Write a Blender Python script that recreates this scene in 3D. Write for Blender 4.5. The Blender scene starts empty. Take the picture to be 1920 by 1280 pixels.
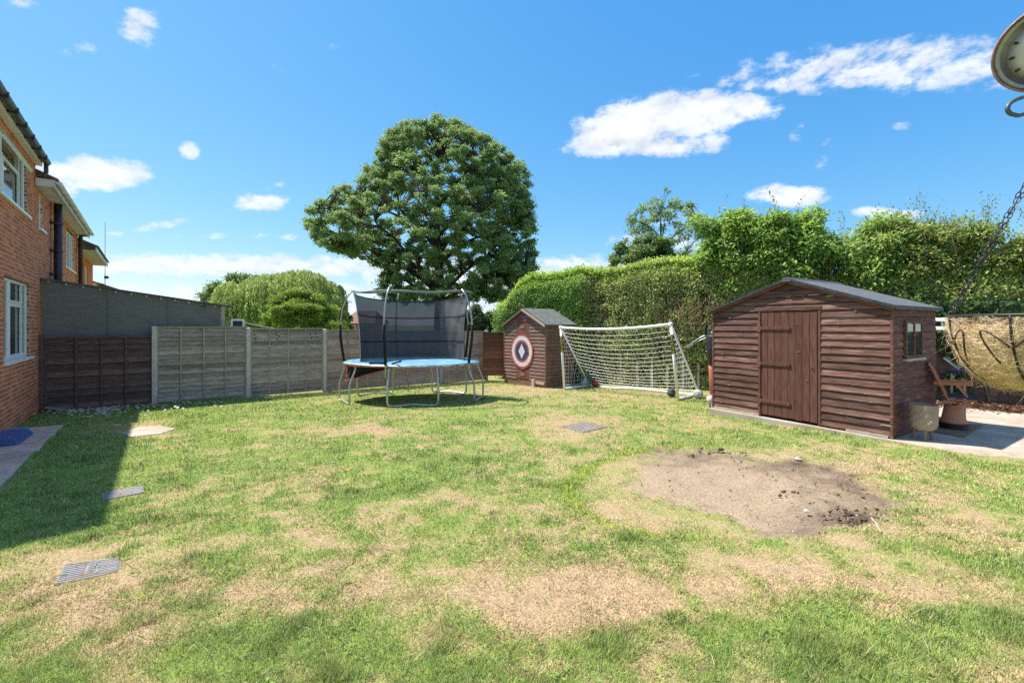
import bpy, math, random
import numpy as np
from mathutils import Vector, Matrix
random.seed(7)
RNG = np.random.default_rng(11)
SC = bpy.context.scene
COL = SC.collection

# ------------------------------------------------------------------ camera, sky, sun, exposure
F, CX, HOR, CAMZ = 836.0, 960.0, 608.0, 1.6        # focal length and horizon in pixels of the 1920 px photograph
cam = bpy.data.cameras.new('camera')
cam.sensor_width = 36.0
cam.lens = 36.0 * F / 1920.0
cam.shift_y = (HOR - 640.0) / 1920.0
cam.clip_start, cam.clip_end = 0.05, 2000
co = bpy.data.objects.new('camera', cam)
co.location = (0, 0, CAMZ)
co.rotation_euler = (math.radians(90), 0, 0)
COL.objects.link(co)
SC.camera = co
SUN_EL = math.radians(60.0)
SUN_H = Vector((-0.916, 0.402)).normalized()        # horizontal direction towards the sun
sun = bpy.data.lights.new('sun', 'SUN')
sun.energy, sun.angle, sun.color = 3.3, math.radians(0.7), (1.0, 0.955, 0.87)
so = bpy.data.objects.new('sun', sun)
sd = Vector((SUN_H.x * math.cos(SUN_EL), SUN_H.y * math.cos(SUN_EL), math.sin(SUN_EL)))
so.rotation_euler = sd.to_track_quat('Z', 'Y').to_euler()
so.location = (-10, 5, 20)
COL.objects.link(so)
SC.view_settings.view_transform = 'Standard'
SC.view_settings.look = 'None'
SC.view_settings.exposure = 1.3
SC.view_settings.gamma = 1.0
try:
    SC.view_settings.use_curve_mapping = False
except Exception:
    pass
SC.cycles.max_bounces = 8
SC.cycles.transparent_max_bounces = 16
SC.cycles.use_denoising = False

world = bpy.data.worlds.new('World')
SC.world = world
world.use_nodes = True
WN, WL = world.node_tree.nodes, world.node_tree.links
WN.clear()

def wm(op, a, b=None, c=None, clamp=False):
    n = WN.new('ShaderNodeMath'); n.operation = op; n.use_clamp = clamp
    for i, v in enumerate((a, b, c)):
        if v is None: continue
        if isinstance(v, (int, float)): n.inputs[i].default_value = v
        else: WL.new(v, n.inputs[i])
    return n.outputs[0]

def build_world():
    out = WN.new('ShaderNodeOutputWorld')
    sky = WN.new('ShaderNodeTexSky'); sky.sky_type = 'NISHITA'; sky.sun_disc = False
    sky.sun_elevation = SUN_EL
    sky.sun_rotation = math.atan2(SUN_H.x, SUN_H.y)
    sky.altitude = 60; sky.air_density = 1.0; sky.dust_density = 0.35; sky.ozone_density = 2.2
    # the camera's rendering of a clear sky: the same tone curve per channel in every direction
    sp = WN.new('ShaderNodeSeparateColor'); cb_ = WN.new('ShaderNodeCombineColor'); WL.new(sky.outputs[0], sp.inputs[0])
    for i, (k, p) in enumerate(((.265, 1.30), (.775, .74), (2.03, .30))): WL.new(wm('MULTIPLY', wm('POWER', sp.outputs[i], p), k), cb_.inputs[i])
    bg = WN.new('ShaderNodeBackground'); bg.inputs[1].default_value = 0.12
    WL.new(cb_.outputs[0], bg.inputs[0])
    tc = WN.new('ShaderNodeTexCoord'); sep = WN.new('ShaderNodeSeparateXYZ')
    WL.new(tc.outputs['Generated'], sep.inputs[0])
    x, y, z = sep.outputs
    az = wm('ARCTAN2', x, y)
    hor = wm('SQRT', wm('ADD', wm('MULTIPLY', x, x), wm('MULTIPLY', y, y)))
    el = wm('ARCTAN2', z, hor)
    # clouds: centre and half sizes read off the photograph, kept as azimuth / elevation
    cl = [ # u, v, ru, rv, tilt, strength
        (1180, 238, 120, 52, -0.25, 1.0), (1300, 215, 110, 42, -0.1, 1.0), (1400, 200, 75, 26, 0.0, .8), (1235, 275, 100, 22, 0.0, .8), (1340, 268, 34, 24, 0.0, .55),
        (1640, 130, 300, 44, -0.06, .64), (1760, 112, 230, 42, 0.0, .64), (1480, 156, 200, 22, -0.04, .5), (1850, 125, 140, 44, 0, .58),
        (185, 326, 105, 33, 0.0, .95), (110, 335, 60, 34, 0, .8), (240, 322, 50, 24, 0, .7), (265, 52, 50, 36, -0.4, .6), (155, 90, 55, 17, -0.1, .36),
        (355, 284, 22, 19, 0, .62), (490, 380, 58, 17, 0, .75), (300, 424, 110, 9, -0.2, .5), (490, 356, 70, 8, -0.25, .3),
        (420, 497, 420, 24, 0.0, .68), (700, 502, 300, 26, 0, .62), (560, 443, 260, 8, 0, .34), (375, 472, 28, 9, -.4, .4),
        (1480, 366, 80, 22, 0, .9), (1640, 398, 45, 14, 0, .7), (1700, 405, 40, 12, 0, .6), (1545, 285, 20, 34, 0.3, .34), (1495, 248, 14, 20, 0.2, .26), (1690, 237, 22, 10, 0, .3), (1612, 290, 20, 9, 0, .26),
        (1060, 378, 14, 9, 0, .3), (520, 130, 26, 12, 0, .22), (625, 88, 26, 12, 0, .22), (45, 5, 50, 14, 0, .5), (1300, 415, 170, 30, 0, .3), (1250, 460, 120, 30, 0, .55),
        (950, 530, 260, 40, 0, .8), (1090, 505, 140, 28, 0, .65), (600, 548, 360, 20, 0, .5)]
    ell = []
    for u, v, ru, rv, t, s in cl:
        a = math.atan((u - CX) / F); c = math.cos(a)
        e = math.atan((HOR - v) / F * c)
        ell.append((a, e, ru / F * c * c, rv / F * c * math.cos(e) ** 2, t + math.atan((HOR - v) / F * math.sin(a)), s))
    acc = None
    for a, e, w, h, t, s in ell:
        dx = wm('SUBTRACT', az, a); dy = wm('SUBTRACT', el, e)
        ct, st = math.cos(t), math.sin(t)
        rx = wm('MULTIPLY_ADD', dx, ct / w, wm('MULTIPLY', dy, -st / w))
        ry = wm('MULTIPLY_ADD', dx, st / h, wm('MULTIPLY', dy, ct / h))
        d = wm('MULTIPLY_ADD', rx, rx, wm('MULTIPLY', ry, ry))
        d = wm('MULTIPLY', wm('SUBTRACT', 1.0, wm('MULTIPLY', d, .62), clamp=True), s)
        acc = d if acc is None else wm('MAXIMUM', acc, d)
    comb = WN.new('ShaderNodeCombineXYZ'); WL.new(az, comb.inputs[0]); WL.new(wm('MULTIPLY', el, 1.7), comb.inputs[1])
    def noise(scale, detail, rough, w):
        n = WN.new('ShaderNodeTexNoise'); n.noise_dimensions = '3D'
        n.inputs['Scale'].default_value = scale; n.inputs['Detail'].default_value = detail; n.inputs['Roughness'].default_value = rough
        mp = WN.new('ShaderNodeMapping'); mp.inputs['Location'].default_value = (0, 0, w); WL.new(comb.outputs[0], mp.inputs[0])
        WL.new(mp.outputs[0], n.inputs['Vector']); return n.outputs[0]
    n1 = noise(20, 10, .66, 3.3)
    n2 = noise(7, 3, .5, 8.1)
    # scattered clouds go on all round outside the view, added unseen for neutral fill
    rest = WN.new('ShaderNodeMapRange'); rest.interpolation_type = 'SMOOTHSTEP'; rest.inputs['From Min'].default_value = .50; rest.inputs['From Max'].default_value = .66; WL.new(noise(2.6, 2, .5, 5.7), rest.inputs['Value'])
    side_ = WN.new('ShaderNodeMapRange'); side_.inputs['From Min'].default_value = .93; side_.inputs['From Max'].default_value = 1.05; WL.new(wm('MAXIMUM', wm('ABSOLUTE', az), wm('MULTIPLY', el, 1.35)), side_.inputs['Value'])
    acc = wm('MAXIMUM', acc, wm('MULTIPLY', rest.outputs[0], side_.outputs[0]))
    dens = wm('ADD', acc, wm('MULTIPLY', wm('SUBTRACT', n1, .5), 1.7))
    mr = WN.new('ShaderNodeMapRange'); mr.interpolation_type = 'SMOOTHSTEP'
    mr.inputs['From Min'].default_value = .22; mr.inputs['From Max'].default_value = .66
    WL.new(dens, mr.inputs['Value'])
    gate = wm('MULTIPLY', acc, 5.0, clamp=True)
    fac = wm('MULTIPLY', wm('MULTIPLY', mr.outputs[0], gate), wm('MULTIPLY_ADD', acc, .55, .42, clamp=True))
    ramp = WN.new('ShaderNodeMapRange'); ramp.inputs['From Min'].default_value = .3; ramp.inputs['From Max'].default_value = .7
    ramp.inputs['To Min'].default_value = .36; ramp.inputs['To Max'].default_value = .50
    mp2 = WN.new('ShaderNodeMapping'); mp2.inputs['Location'].default_value = (0, .022, 3.3); WL.new(comb.outputs[0], mp2.inputs[0])
    up = WN.new('ShaderNodeTexNoise'); up.inputs['Scale'].default_value = 20; up.inputs['Detail'].default_value = 4; up.inputs['Roughness'].default_value = .6; WL.new(mp2.outputs[0], up.inputs['Vector'])
    WL.new(wm('ADD', wm('MULTIPLY', n2, .6), wm('ADD', .2, wm('MULTIPLY', wm('SUBTRACT', n1, up.outputs[0]), .9))), ramp.inputs['Value'])     # billows lit from above
    bgc = WN.new('ShaderNodeBackground'); bgc.inputs[0].default_value = (.97, .98, 1, 1)
    WL.new(ramp.outputs[0], bgc.inputs[1])
    mx = WN.new('ShaderNodeMixShader')
    WL.new(fac, mx.inputs[0]); WL.new(bg.outputs[0], mx.inputs[1]); WL.new(bgc.outputs[0], mx.inputs[2])
    WL.new(mx.outputs[0], out.inputs[0])
build_world()

# ------------------------------------------------------------------ helpers: places
def zg(x, y):
    """height of the ground"""
    return 0.12 - 0.036 * min(max(y, -5.0), 21.0) + 0.004 * min(max(x, -15.0), 15.0)
def zga(x, y):
    return 0.12 - 0.036 * np.clip(y, -5, 21) + 0.004 * np.clip(x, -15, 15)
def gp(u, v):
    """point of the ground that the photograph shows at pixel u, v"""
    m, k = (u - CX) / F, (v - HOR) / F
    y = 1.48 / (k - 0.036 + 0.004 * m)
    return Vector((m * y, y, zg(m * y, y)))
def at(u, v, y):
    return Vector(((u - CX) / F * y, y, CAMZ - (v - HOR) / F * y))
def ul(u, z, y):
    return Vector(((u - CX) / F * y, y, z))
DH = Vector((-0.63, 0.7766, 0)); ANG_H = math.atan2(0.7766, -0.63)     # along the house wall, away from the camera
ANG_F = math.atan2(0.63, 0.7766)                                        # along the back fence
CORNER = Vector((-9.953, 9.37, 0))

# ------------------------------------------------------------------ helpers: materials
def mat(name, c1, c2=None, scale=6.0, stretch=(1, 1, 1), rough=.8, bump=0.0, bscale=None, rnd=0.0, detail=6, spec=.3, metal=0.0, c3=None, s3=1.3, t3=(.55, .7), contrast=(.35, .65), island=0.0):
    m = bpy.data.materials.new(name); m.use_nodes = True
    N, L = m.node_tree.nodes, m.node_tree.links
    b = N['Principled BSDF']
    b.inputs['Roughness'].default_value = rough
    b.inputs['Specular IOR Level'].default_value = spec
    b.inputs['Metallic'].default_value = metal
    c2 = c2 or c1
    tc = N.new('ShaderNodeTexCoord')
    mp = N.new('ShaderNodeMapping'); mp.inputs['Scale'].default_value = stretch
    L.new(tc.outputs['Object'], mp.inputs[0])
    vec = mp.outputs[0]
    if rnd or island:
        oi = N.new('ShaderNodeObjectInfo')
        ad = N.new('ShaderNodeVectorMath'); ad.operation = 'MULTIPLY_ADD'
        src = oi.outputs['Random']
        if island:
            ge = N.new('ShaderNodeNewGeometry'); src = ge.outputs['Random Per Island']
        L.new(src, ad.inputs[0]); ad.inputs[1].default_value = (37, 51, 23); L.new(vec, ad.inputs[2])
        vec = ad.outputs[0]
    n = N.new('ShaderNodeTexNoise'); n.inputs['Scale'].default_value = scale; n.inputs['Detail'].default_value = detail
    L.new(vec, n.inputs['Vector'])
    r = N.new('ShaderNodeValToRGB')
    r.color_ramp.elements[0].position, r.color_ramp.elements[1].position = contrast
    r.color_ramp.elements[0].color = (*c1, 1); r.color_ramp.elements[1].color = (*c2, 1)
    L.new(n.outputs[0], r.inputs[0])
    col = r.outputs[0]
    if c3:
        n3 = N.new('ShaderNodeTexNoise'); n3.inputs['Scale'].default_value = s3; n3.inputs['Detail'].default_value = 4
        L.new(vec, n3.inputs['Vector'])
        mr = N.new('ShaderNodeMapRange'); mr.inputs['From Min'].default_value, mr.inputs['From Max'].default_value = t3
        L.new(n3.outputs[0], mr.inputs['Value'])
        mx = N.new('ShaderNodeMix'); mx.data_type = 'RGBA'
        L.new(mr.outputs[0], mx.inputs['Factor']); L.new(col, mx.inputs[6]); mx.inputs[7].default_value = (*c3, 1)
        col = mx.outputs[2]
    if rnd or island:
        amt = rnd or island
        mr = N.new('ShaderNodeMapRange'); mr.inputs['To Min'].default_value, mr.inputs['To Max'].default_value = 1 - amt, 1 + amt
        L.new(src, mr.inputs['Value'])
        h = N.new('ShaderNodeHueSaturation'); L.new(col, h.inputs['Color']); L.new(mr.outputs[0], h.inputs['Value'])
        col = h.outputs[0]
    L.new(col, b.inputs['Base Color'])
    if bump:
        n4 = N.new('ShaderNodeTexNoise'); n4.inputs['Scale'].default_value = bscale or scale * 2; n4.inputs['Detail'].default_value = 8
        L.new(vec, n4.inputs['Vector'])
        bp = N.new('ShaderNodeBump'); bp.inputs['Strength'].default_value = bump; bp.inputs['Distance'].default_value = .02
        L.new(n4.outputs[0], bp.inputs['Height']); L.new(bp.outputs[0], b.inputs['Normal'])
    return m

def colmat(name, rough=.9, translucent=0.0, spec=.2, nscale=0.0, namt=0.0, gloss=0.0):
    """material that takes its base colour from the vertex colour of each leaf, blade or patch"""
    m = bpy.data.materials.new(name); m.use_nodes = True
    N, L = m.node_tree.nodes, m.node_tree.links
    b = N['Principled BSDF']; b.inputs['Roughness'].default_value = rough; b.inputs['Specular IOR Level'].default_value = spec
    a = N.new('ShaderNodeAttribute'); a.attribute_name = 'Col'
    col = a.outputs['Color']
    if nscale:
        tc = N.new('ShaderNodeTexCoord'); n = N.new('ShaderNodeTexNoise'); n.inputs['Scale'].default_value = nscale; n.inputs['Detail'].default_value = 6
        L.new(tc.outputs['Object'], n.inputs['Vector'])
        mr = N.new('ShaderNodeMapRange'); mr.inputs['From Min'].default_value, mr.inputs['From Max'].default_value = .3, .7
        mr.inputs['To Min'].default_value, mr.inputs['To Max'].default_value = 1 - namt, 1 + namt
        L.new(n.outputs[0], mr.inputs['Value'])
        h = N.new('ShaderNodeHueSaturation'); L.new(col, h.inputs['Color']); L.new(mr.outputs[0], h.inputs['Value']); col = h.outputs[0]
        bp = N.new('ShaderNodeBump'); bp.inputs['Strength'].default_value = .5; bp.inputs['Distance'].default_value = .02
        L.new(n.outputs[0], bp.inputs['Height']); L.new(bp.outputs[0], b.inputs['Normal'])
    L.new(col, b.inputs['Base Color'])
    if translucent:
        t = N.new('ShaderNodeBsdfTranslucent'); L.new(col, t.inputs[0])
        mx = N.new('ShaderNodeMixShader'); mx.inputs[0].default_value = translucent
        L.new(b.outputs[0], mx.inputs[1]); L.new(t.outputs[0], mx.inputs[2])
        L.new(mx.outputs[0], N['Material Output'].inputs[0])
    return m

M = {}
M['white'] = mat('white_plastic', (.90, .88, .84), (.84, .82, .78), 3, rough=.35, spec=.5)
M['white_paint'] = mat('weathered_white_paint', (.74, .73, .70), (.55, .53, .48), 5, rough=.6, c3=(.35, .30, .24), s3=2.5, t3=(.6, .75))
M['glass'] = mat('window_glass', (.03, .04, .04), (.05, .06, .06), 1, rough=.05, spec=.8)
M['mortar'] = mat('mortar', (.80, .62, .46), (.68, .52, .38), 30, rough=.95, bump=.2)
M['brick'] = mat('red_brick', (.68, .205, .092), (.52, .145, .066), 9, rough=.9, bump=.25, bscale=60, rnd=.26, c3=(.45, .26, .15), s3=4, t3=(.56, .75))
M['brick_many'] = mat('red_brick_course', (.68, .205, .092), (.52, .145, .066), 9, rough=.9, bump=.25, bscale=60, island=.26, c3=(.45, .26, .15), s3=4, t3=(.56, .75))
M['gutter'] = mat('dark_gutter_plastic', (.030, .026, .030), (.05, .045, .05), 5, rough=.4, spec=.5)
M['pipe'] = mat('dark_purple_pipe', (.022, .016, .026), (.035, .026, .04), 5, rough=.4, spec=.5)
M['tile'] = mat('roof_tile', (.14, .085, .06), (.22, .13, .09), 5, rough=.9, rnd=.2)
M['fence_grey'] = mat('weathered_grey_board', (.25, .20, .158), (.54, .45, .37), 5, (1, 10, 14), rough=.92, bump=.4, rnd=.32, c3=(.20, .19, .10), s3=1.2, t3=(.55, .85))
M['fence_pink'] = mat('weathered_pinkish_board', (.38, .26, .205), (.62, .47, .385), 5, (1, 10, 14), rough=.92, bump=.4, rnd=.24, c3=(.24, .16, .12), s3=1.1, t3=(.55, .85))
M['fence_dark'] = mat('dark_brown_board', (.085, .050, .042), (.22, .135, .115), 5, (1, 10, 14), rough=.9, bump=.3, rnd=.3, c3=(.16, .11, .09), s3=1.5, t3=(.58, .8))
M['fence_rust'] = mat('rusty_brown_board', (.15, .062, .038), (.30, .135, .08), 5, (1, 10, 14), rough=.9, bump=.3, rnd=.3)
M['batten'] = mat('pale_batten', (.32, .26, .21), (.50, .41, .34), 6, (8, 8, 1), rough=.92, bump=.2, rnd=.15)
M['post'] = mat('concrete_post', (.54, .475, .40), (.66, .60, .51), 9, rough=.95, bump=.3, rnd=.1)
M['screen'] = mat('green_grey_shade_cloth', (.165, .165, .145), (.205, .205, .185), 3, (1, 1, 5), rough=.95, bump=.15, bscale=90)
M['felt'] = mat('grey_roof_felt', (.10, .105, .115), (.155, .16, .17), 16, rough=.92, bump=.4, bscale=180)
M['felt_dark'] = mat('dark_felt_edge', (.035, .036, .040), (.06, .062, .068), 16, rough=.9, bump=.3)
M['felt_green'] = mat('greenish_roof_felt', (.10, .115, .10), (.17, .18, .16), 8, rough=.95, bump=.4, bscale=150)
M['shed'] = mat('dark_red_brown_board', (.085, .036, .026), (.180, .086, .064), 4, (1, 1, 9), rough=.62, spec=.3, bump=.45, rnd=.34, c3=(.27, .16, .125), s3=1.9, t3=(.53, .74))
M['shed_side'] = mat('flaking_brown_board', (.12, .044, .034), (.20, .08, .062), 4, (1, 1, 9), rough=.7, bump=.3, rnd=.2, c3=(.30, .20, .13), s3=3, t3=(.56, .75))
M['shed_door'] = mat('brown_door_board', (.095, .039, .028), (.155, .068, .050), 4, (9, 1, 1), rough=.6, bump=.25, rnd=.1, c3=(.24, .13, .09), s3=2.2, t3=(.66, .8))
M['shed2'] = mat('faded_brown_board', (.17, .095, .074), (.28, .175, .142), 4, (1, 1, 9), rough=.85, bump=.3, rnd=.15)
M['shed2_side'] = mat('dark_faded_board', (.15, .078, .052), (.25, .14, .095), 4, (1, 1, 9), rough=.85, bump=.3, rnd=.15, c3=(.25, .17, .11), s3=2, t3=(.58, .8))
M['shed2_door'] = mat('red_brown_narrow_door', (.16, .065, .052), (.21, .09, .07), 4, (9, 1, 1), rough=.8, bump=.25, rnd=.1)
M['raw_wood'] = mat('bare_bleached_wood', (.55, .47, .38), (.40, .32, .25), 7, (1, 1, 8), rough=.9, bump=.3)
M['inner'] = mat('opening_shade', (.012, .008, .007), rough=.95)  # near-black base colour carries the shade of gaps, holes and rooms
M['concrete'] = mat('old_concrete', (.46, .38, .29), (.34, .28, .21), 5, rough=.95, bump=.35, bscale=60, c3=(.48, .44, .38), s3=2.5, t3=(.5, .7))
M['paving'] = mat('paving_slab', (.62, .46, .35), (.46, .33, .25), 6, rough=.93, bump=.4, bscale=30, rnd=.10, c3=(.56, .48, .40), s3=5, t3=(.52, .7))
M['iron'] = mat('grey_drain_cover', (.21, .20, .20), (.29, .28, .28), 12, rough=.7, spec=.3, bump=.2, c3=(.20, .14, .09), s3=7, t3=(.5, .72))
M['rust_iron'] = mat('worn_iron_cover', (.20, .17, .15), (.30, .26, .22), 16, rough=.8, bump=.2)
M['galv'] = mat('galvanised_tube', (.55, .55, .53), (.42, .42, .41), 7, rough=.38, metal=.55, spec=.5)
M['ring_grey'] = mat('dull_grey_tube', (.24, .23, .21), (.18, .17, .155), 7, rough=.6)
M['foam'] = mat('black_foam', (.010, .010, .011), (.02, .02, .02), 12, rough=.9)
M['pad_blue'] = mat('faded_blue_pad', (.11, .27, .40), (.16, .34, .46), 3, rough=.6, c3=(.36, .50, .58), s3=4, t3=(.58, .75))
M['pad_red'] = mat('red_pad_edge', (.50, .06, .04), (.40, .07, .05), 8, rough=.7)
M['mesh_black'] = mat('black_jumping_mat', (.012, .012, .013), rough=.8)
M['ball_red'] = mat('red_ball', (.50, .03, .02), (.40, .02, .02), 8, rough=.45, spec=.5)
M['ball_white'] = mat('scuffed_white_ball', (.66, .64, .62), (.48, .46, .44), 12, rough=.6, c3=(.30, .28, .27), s3=16, t3=(.56, .66))
M['ball_dark'] = mat('dark_grey_ball', (.035, .037, .04), (.06, .06, .065), 10, rough=.6)
M['ball_teal'] = mat('teal_ball', (.03, .26, .22), (.05, .34, .30), 8, rough=.5)
M['terracotta'] = mat('terracotta', (.68, .26, .14), (.58, .21, .11), 5, rough=.7, spec=.3)
M['salmon'] = mat('salmon_plastic', (.62, .20, .14), (.55, .17, .12), 4, rough=.6)
M['black'] = mat('black_plastic', (.014, .015, .017), (.022, .023, .026), 6, rough=.5, spec=.4)
M['navy'] = mat('navy_canvas', (.025, .033, .055), (.04, .05, .08), 6, rough=.85)
M['blue_box'] = mat('blue_plastic', (.06, .10, .27), (.075, .125, .31), 4, rough=.45, spec=.5)
M['blue_trim'] = mat('pale_blue_trim', (.28, .42, .66), rough=.5)
M['chairwood'] = mat('orange_brown_hardwood', (.62, .22, .105), (.50, .16, .075), 6, (2, 2, 10), rough=.6, rnd=.1)
M['planter'] = mat('taupe_ceramic', (.40, .29, .21), (.32, .225, .16), 5, rough=.7, bump=.1)
M['board'] = mat('damp_plywood', (.30, .20, .135), (.22, .145, .10), 5, rough=.9)
M['coir'] = mat('coconut_fibre', (.74, .56, .35), (.56, .38, .20), 22, (1, 1, 3), rough=.95, bump=.8, bscale=60)
M['wire'] = mat('dark_coated_wire', (.020, .014, .012), (.05, .03, .025), 20, rough=.5, spec=.4)
M['chain'] = mat('tarnished_chain', (.11, .09, .085), (.055, .042, .04), 25, rough=.45, metal=.5)
M['clock_rim'] = mat('rusty_purple_rim', (.26, .13, .12), (.42, .27, .24), 22, rough=.55, metal=.3, bump=.2)
M['clock_bezel'] = mat('grey_bezel', (.30, .285, .27), (.42, .40, .37), 15, rough=.45, metal=.3, c3=(.12, .11, .10), s3=14, t3=(.55, .65))
M['clock_ring'] = mat('yellowed_ring', (.80, .66, .40), (.68, .55, .32), 15, rough=.6)
M['clock_face'] = mat('grey_white_clock_face', (.66, .62, .60), (.56, .52, .50), 9, rough=.12, spec=.8)
M['bracket'] = mat('blue_grey_iron', (.10, .12, .15), (.15, .17, .20), 15, rough=.5, metal=.4)
M['bark'] = mat('oak_bark', (.045, .035, .027), (.085, .068, .052), 6, (1, 1, .3), rough=.95, bump=.5)
M['twig'] = mat('brown_twig', (.24, .15, .095), (.38, .26, .17), 8, (2, 2, .5), rough=.95)
M['hedge_core'] = mat('twiggy_hedge_inside', (.10, .095, .045), (.28, .20, .12), 9, rough=1.0, bump=.6)
M['stone'] = mat('pale_stone', (.62, .60, .56), (.48, .45, .41), 14, rough=.9)
M['soil_dark'] = mat('dark_soil_clod', (.075, .052, .040), (.12, .085, .065), 20, rough=1.0)
M['render_wall'] = mat('cream_render', (.70, .68, .62), (.60, .58, .52), 3, rough=.9)
M['yellow'] = mat('yellow_print', (.62, .58, .10), (.55, .52, .08), 8, rough=.7)
M['paint_red'] = mat('faded_red_paint', (.48, .085, .085), (.40, .07, .075), 20, rough=.85, c3=(.25, .11, .09), s3=35, t3=(.56, .68))
M['paint_white'] = mat('faded_white_paint', (.72, .70, .68), (.60, .57, .55), 16, rough=.85, c3=(.42, .32, .28), s3=35, t3=(.6, .72))
M['paint_blue'] = mat('navy_paint', (.030, .045, .11), (.045, .06, .13), 16, rough=.85)
M['leaf'] = colmat('leaf', rough=.55, translucent=.42, spec=.35)
M['leaf_gloss'] = colmat('glossy_leaf', rough=.42, translucent=.45, spec=.4)
M['blade'] = colmat('grass_blade', rough=.75, translucent=.25, spec=.2)
M['lawn'] = colmat('lawn_soil', rough=1.0, spec=.05, nscale=55, namt=.35)
M['field'] = mat('far_grass', (.09, .14, .035), (.14, .18, .05), .8, rough=1)

def net_material():
    m = bpy.data.materials.new('black_safety_mesh'); m.use_nodes = True
    N, L = m.node_tree.nodes, m.node_tree.links
    b = N['Principled BSDF']; b.inputs['Base Color'].default_value = (.060, .062, .066, 1); b.inputs['Roughness'].default_value = .8
    t = N.new('ShaderNodeBsdfTransparent'); mx = N.new('ShaderNodeMixShader')
    tc = N.new('ShaderNodeTexCoord'); n = N.new('ShaderNodeTexNoise'); n.inputs['Scale'].default_value = 2.5
    L.new(tc.outputs['Object'], n.inputs['Vector'])
    mr = N.new('ShaderNodeMapRange'); mr.inputs['To Min'].default_value, mr.inputs['To Max'].default_value = .90, .96
    L.new(n.outputs[0], mr.inputs['Value']); L.new(mr.outputs[0], mx.inputs[0])
    L.new(t.outputs[0], mx.inputs[1]); L.new(b.outputs[0], mx.inputs[2]); L.new(mx.outputs[0], N['Material Output'].inputs[0])
    return m
M['net'] = net_material()

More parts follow.
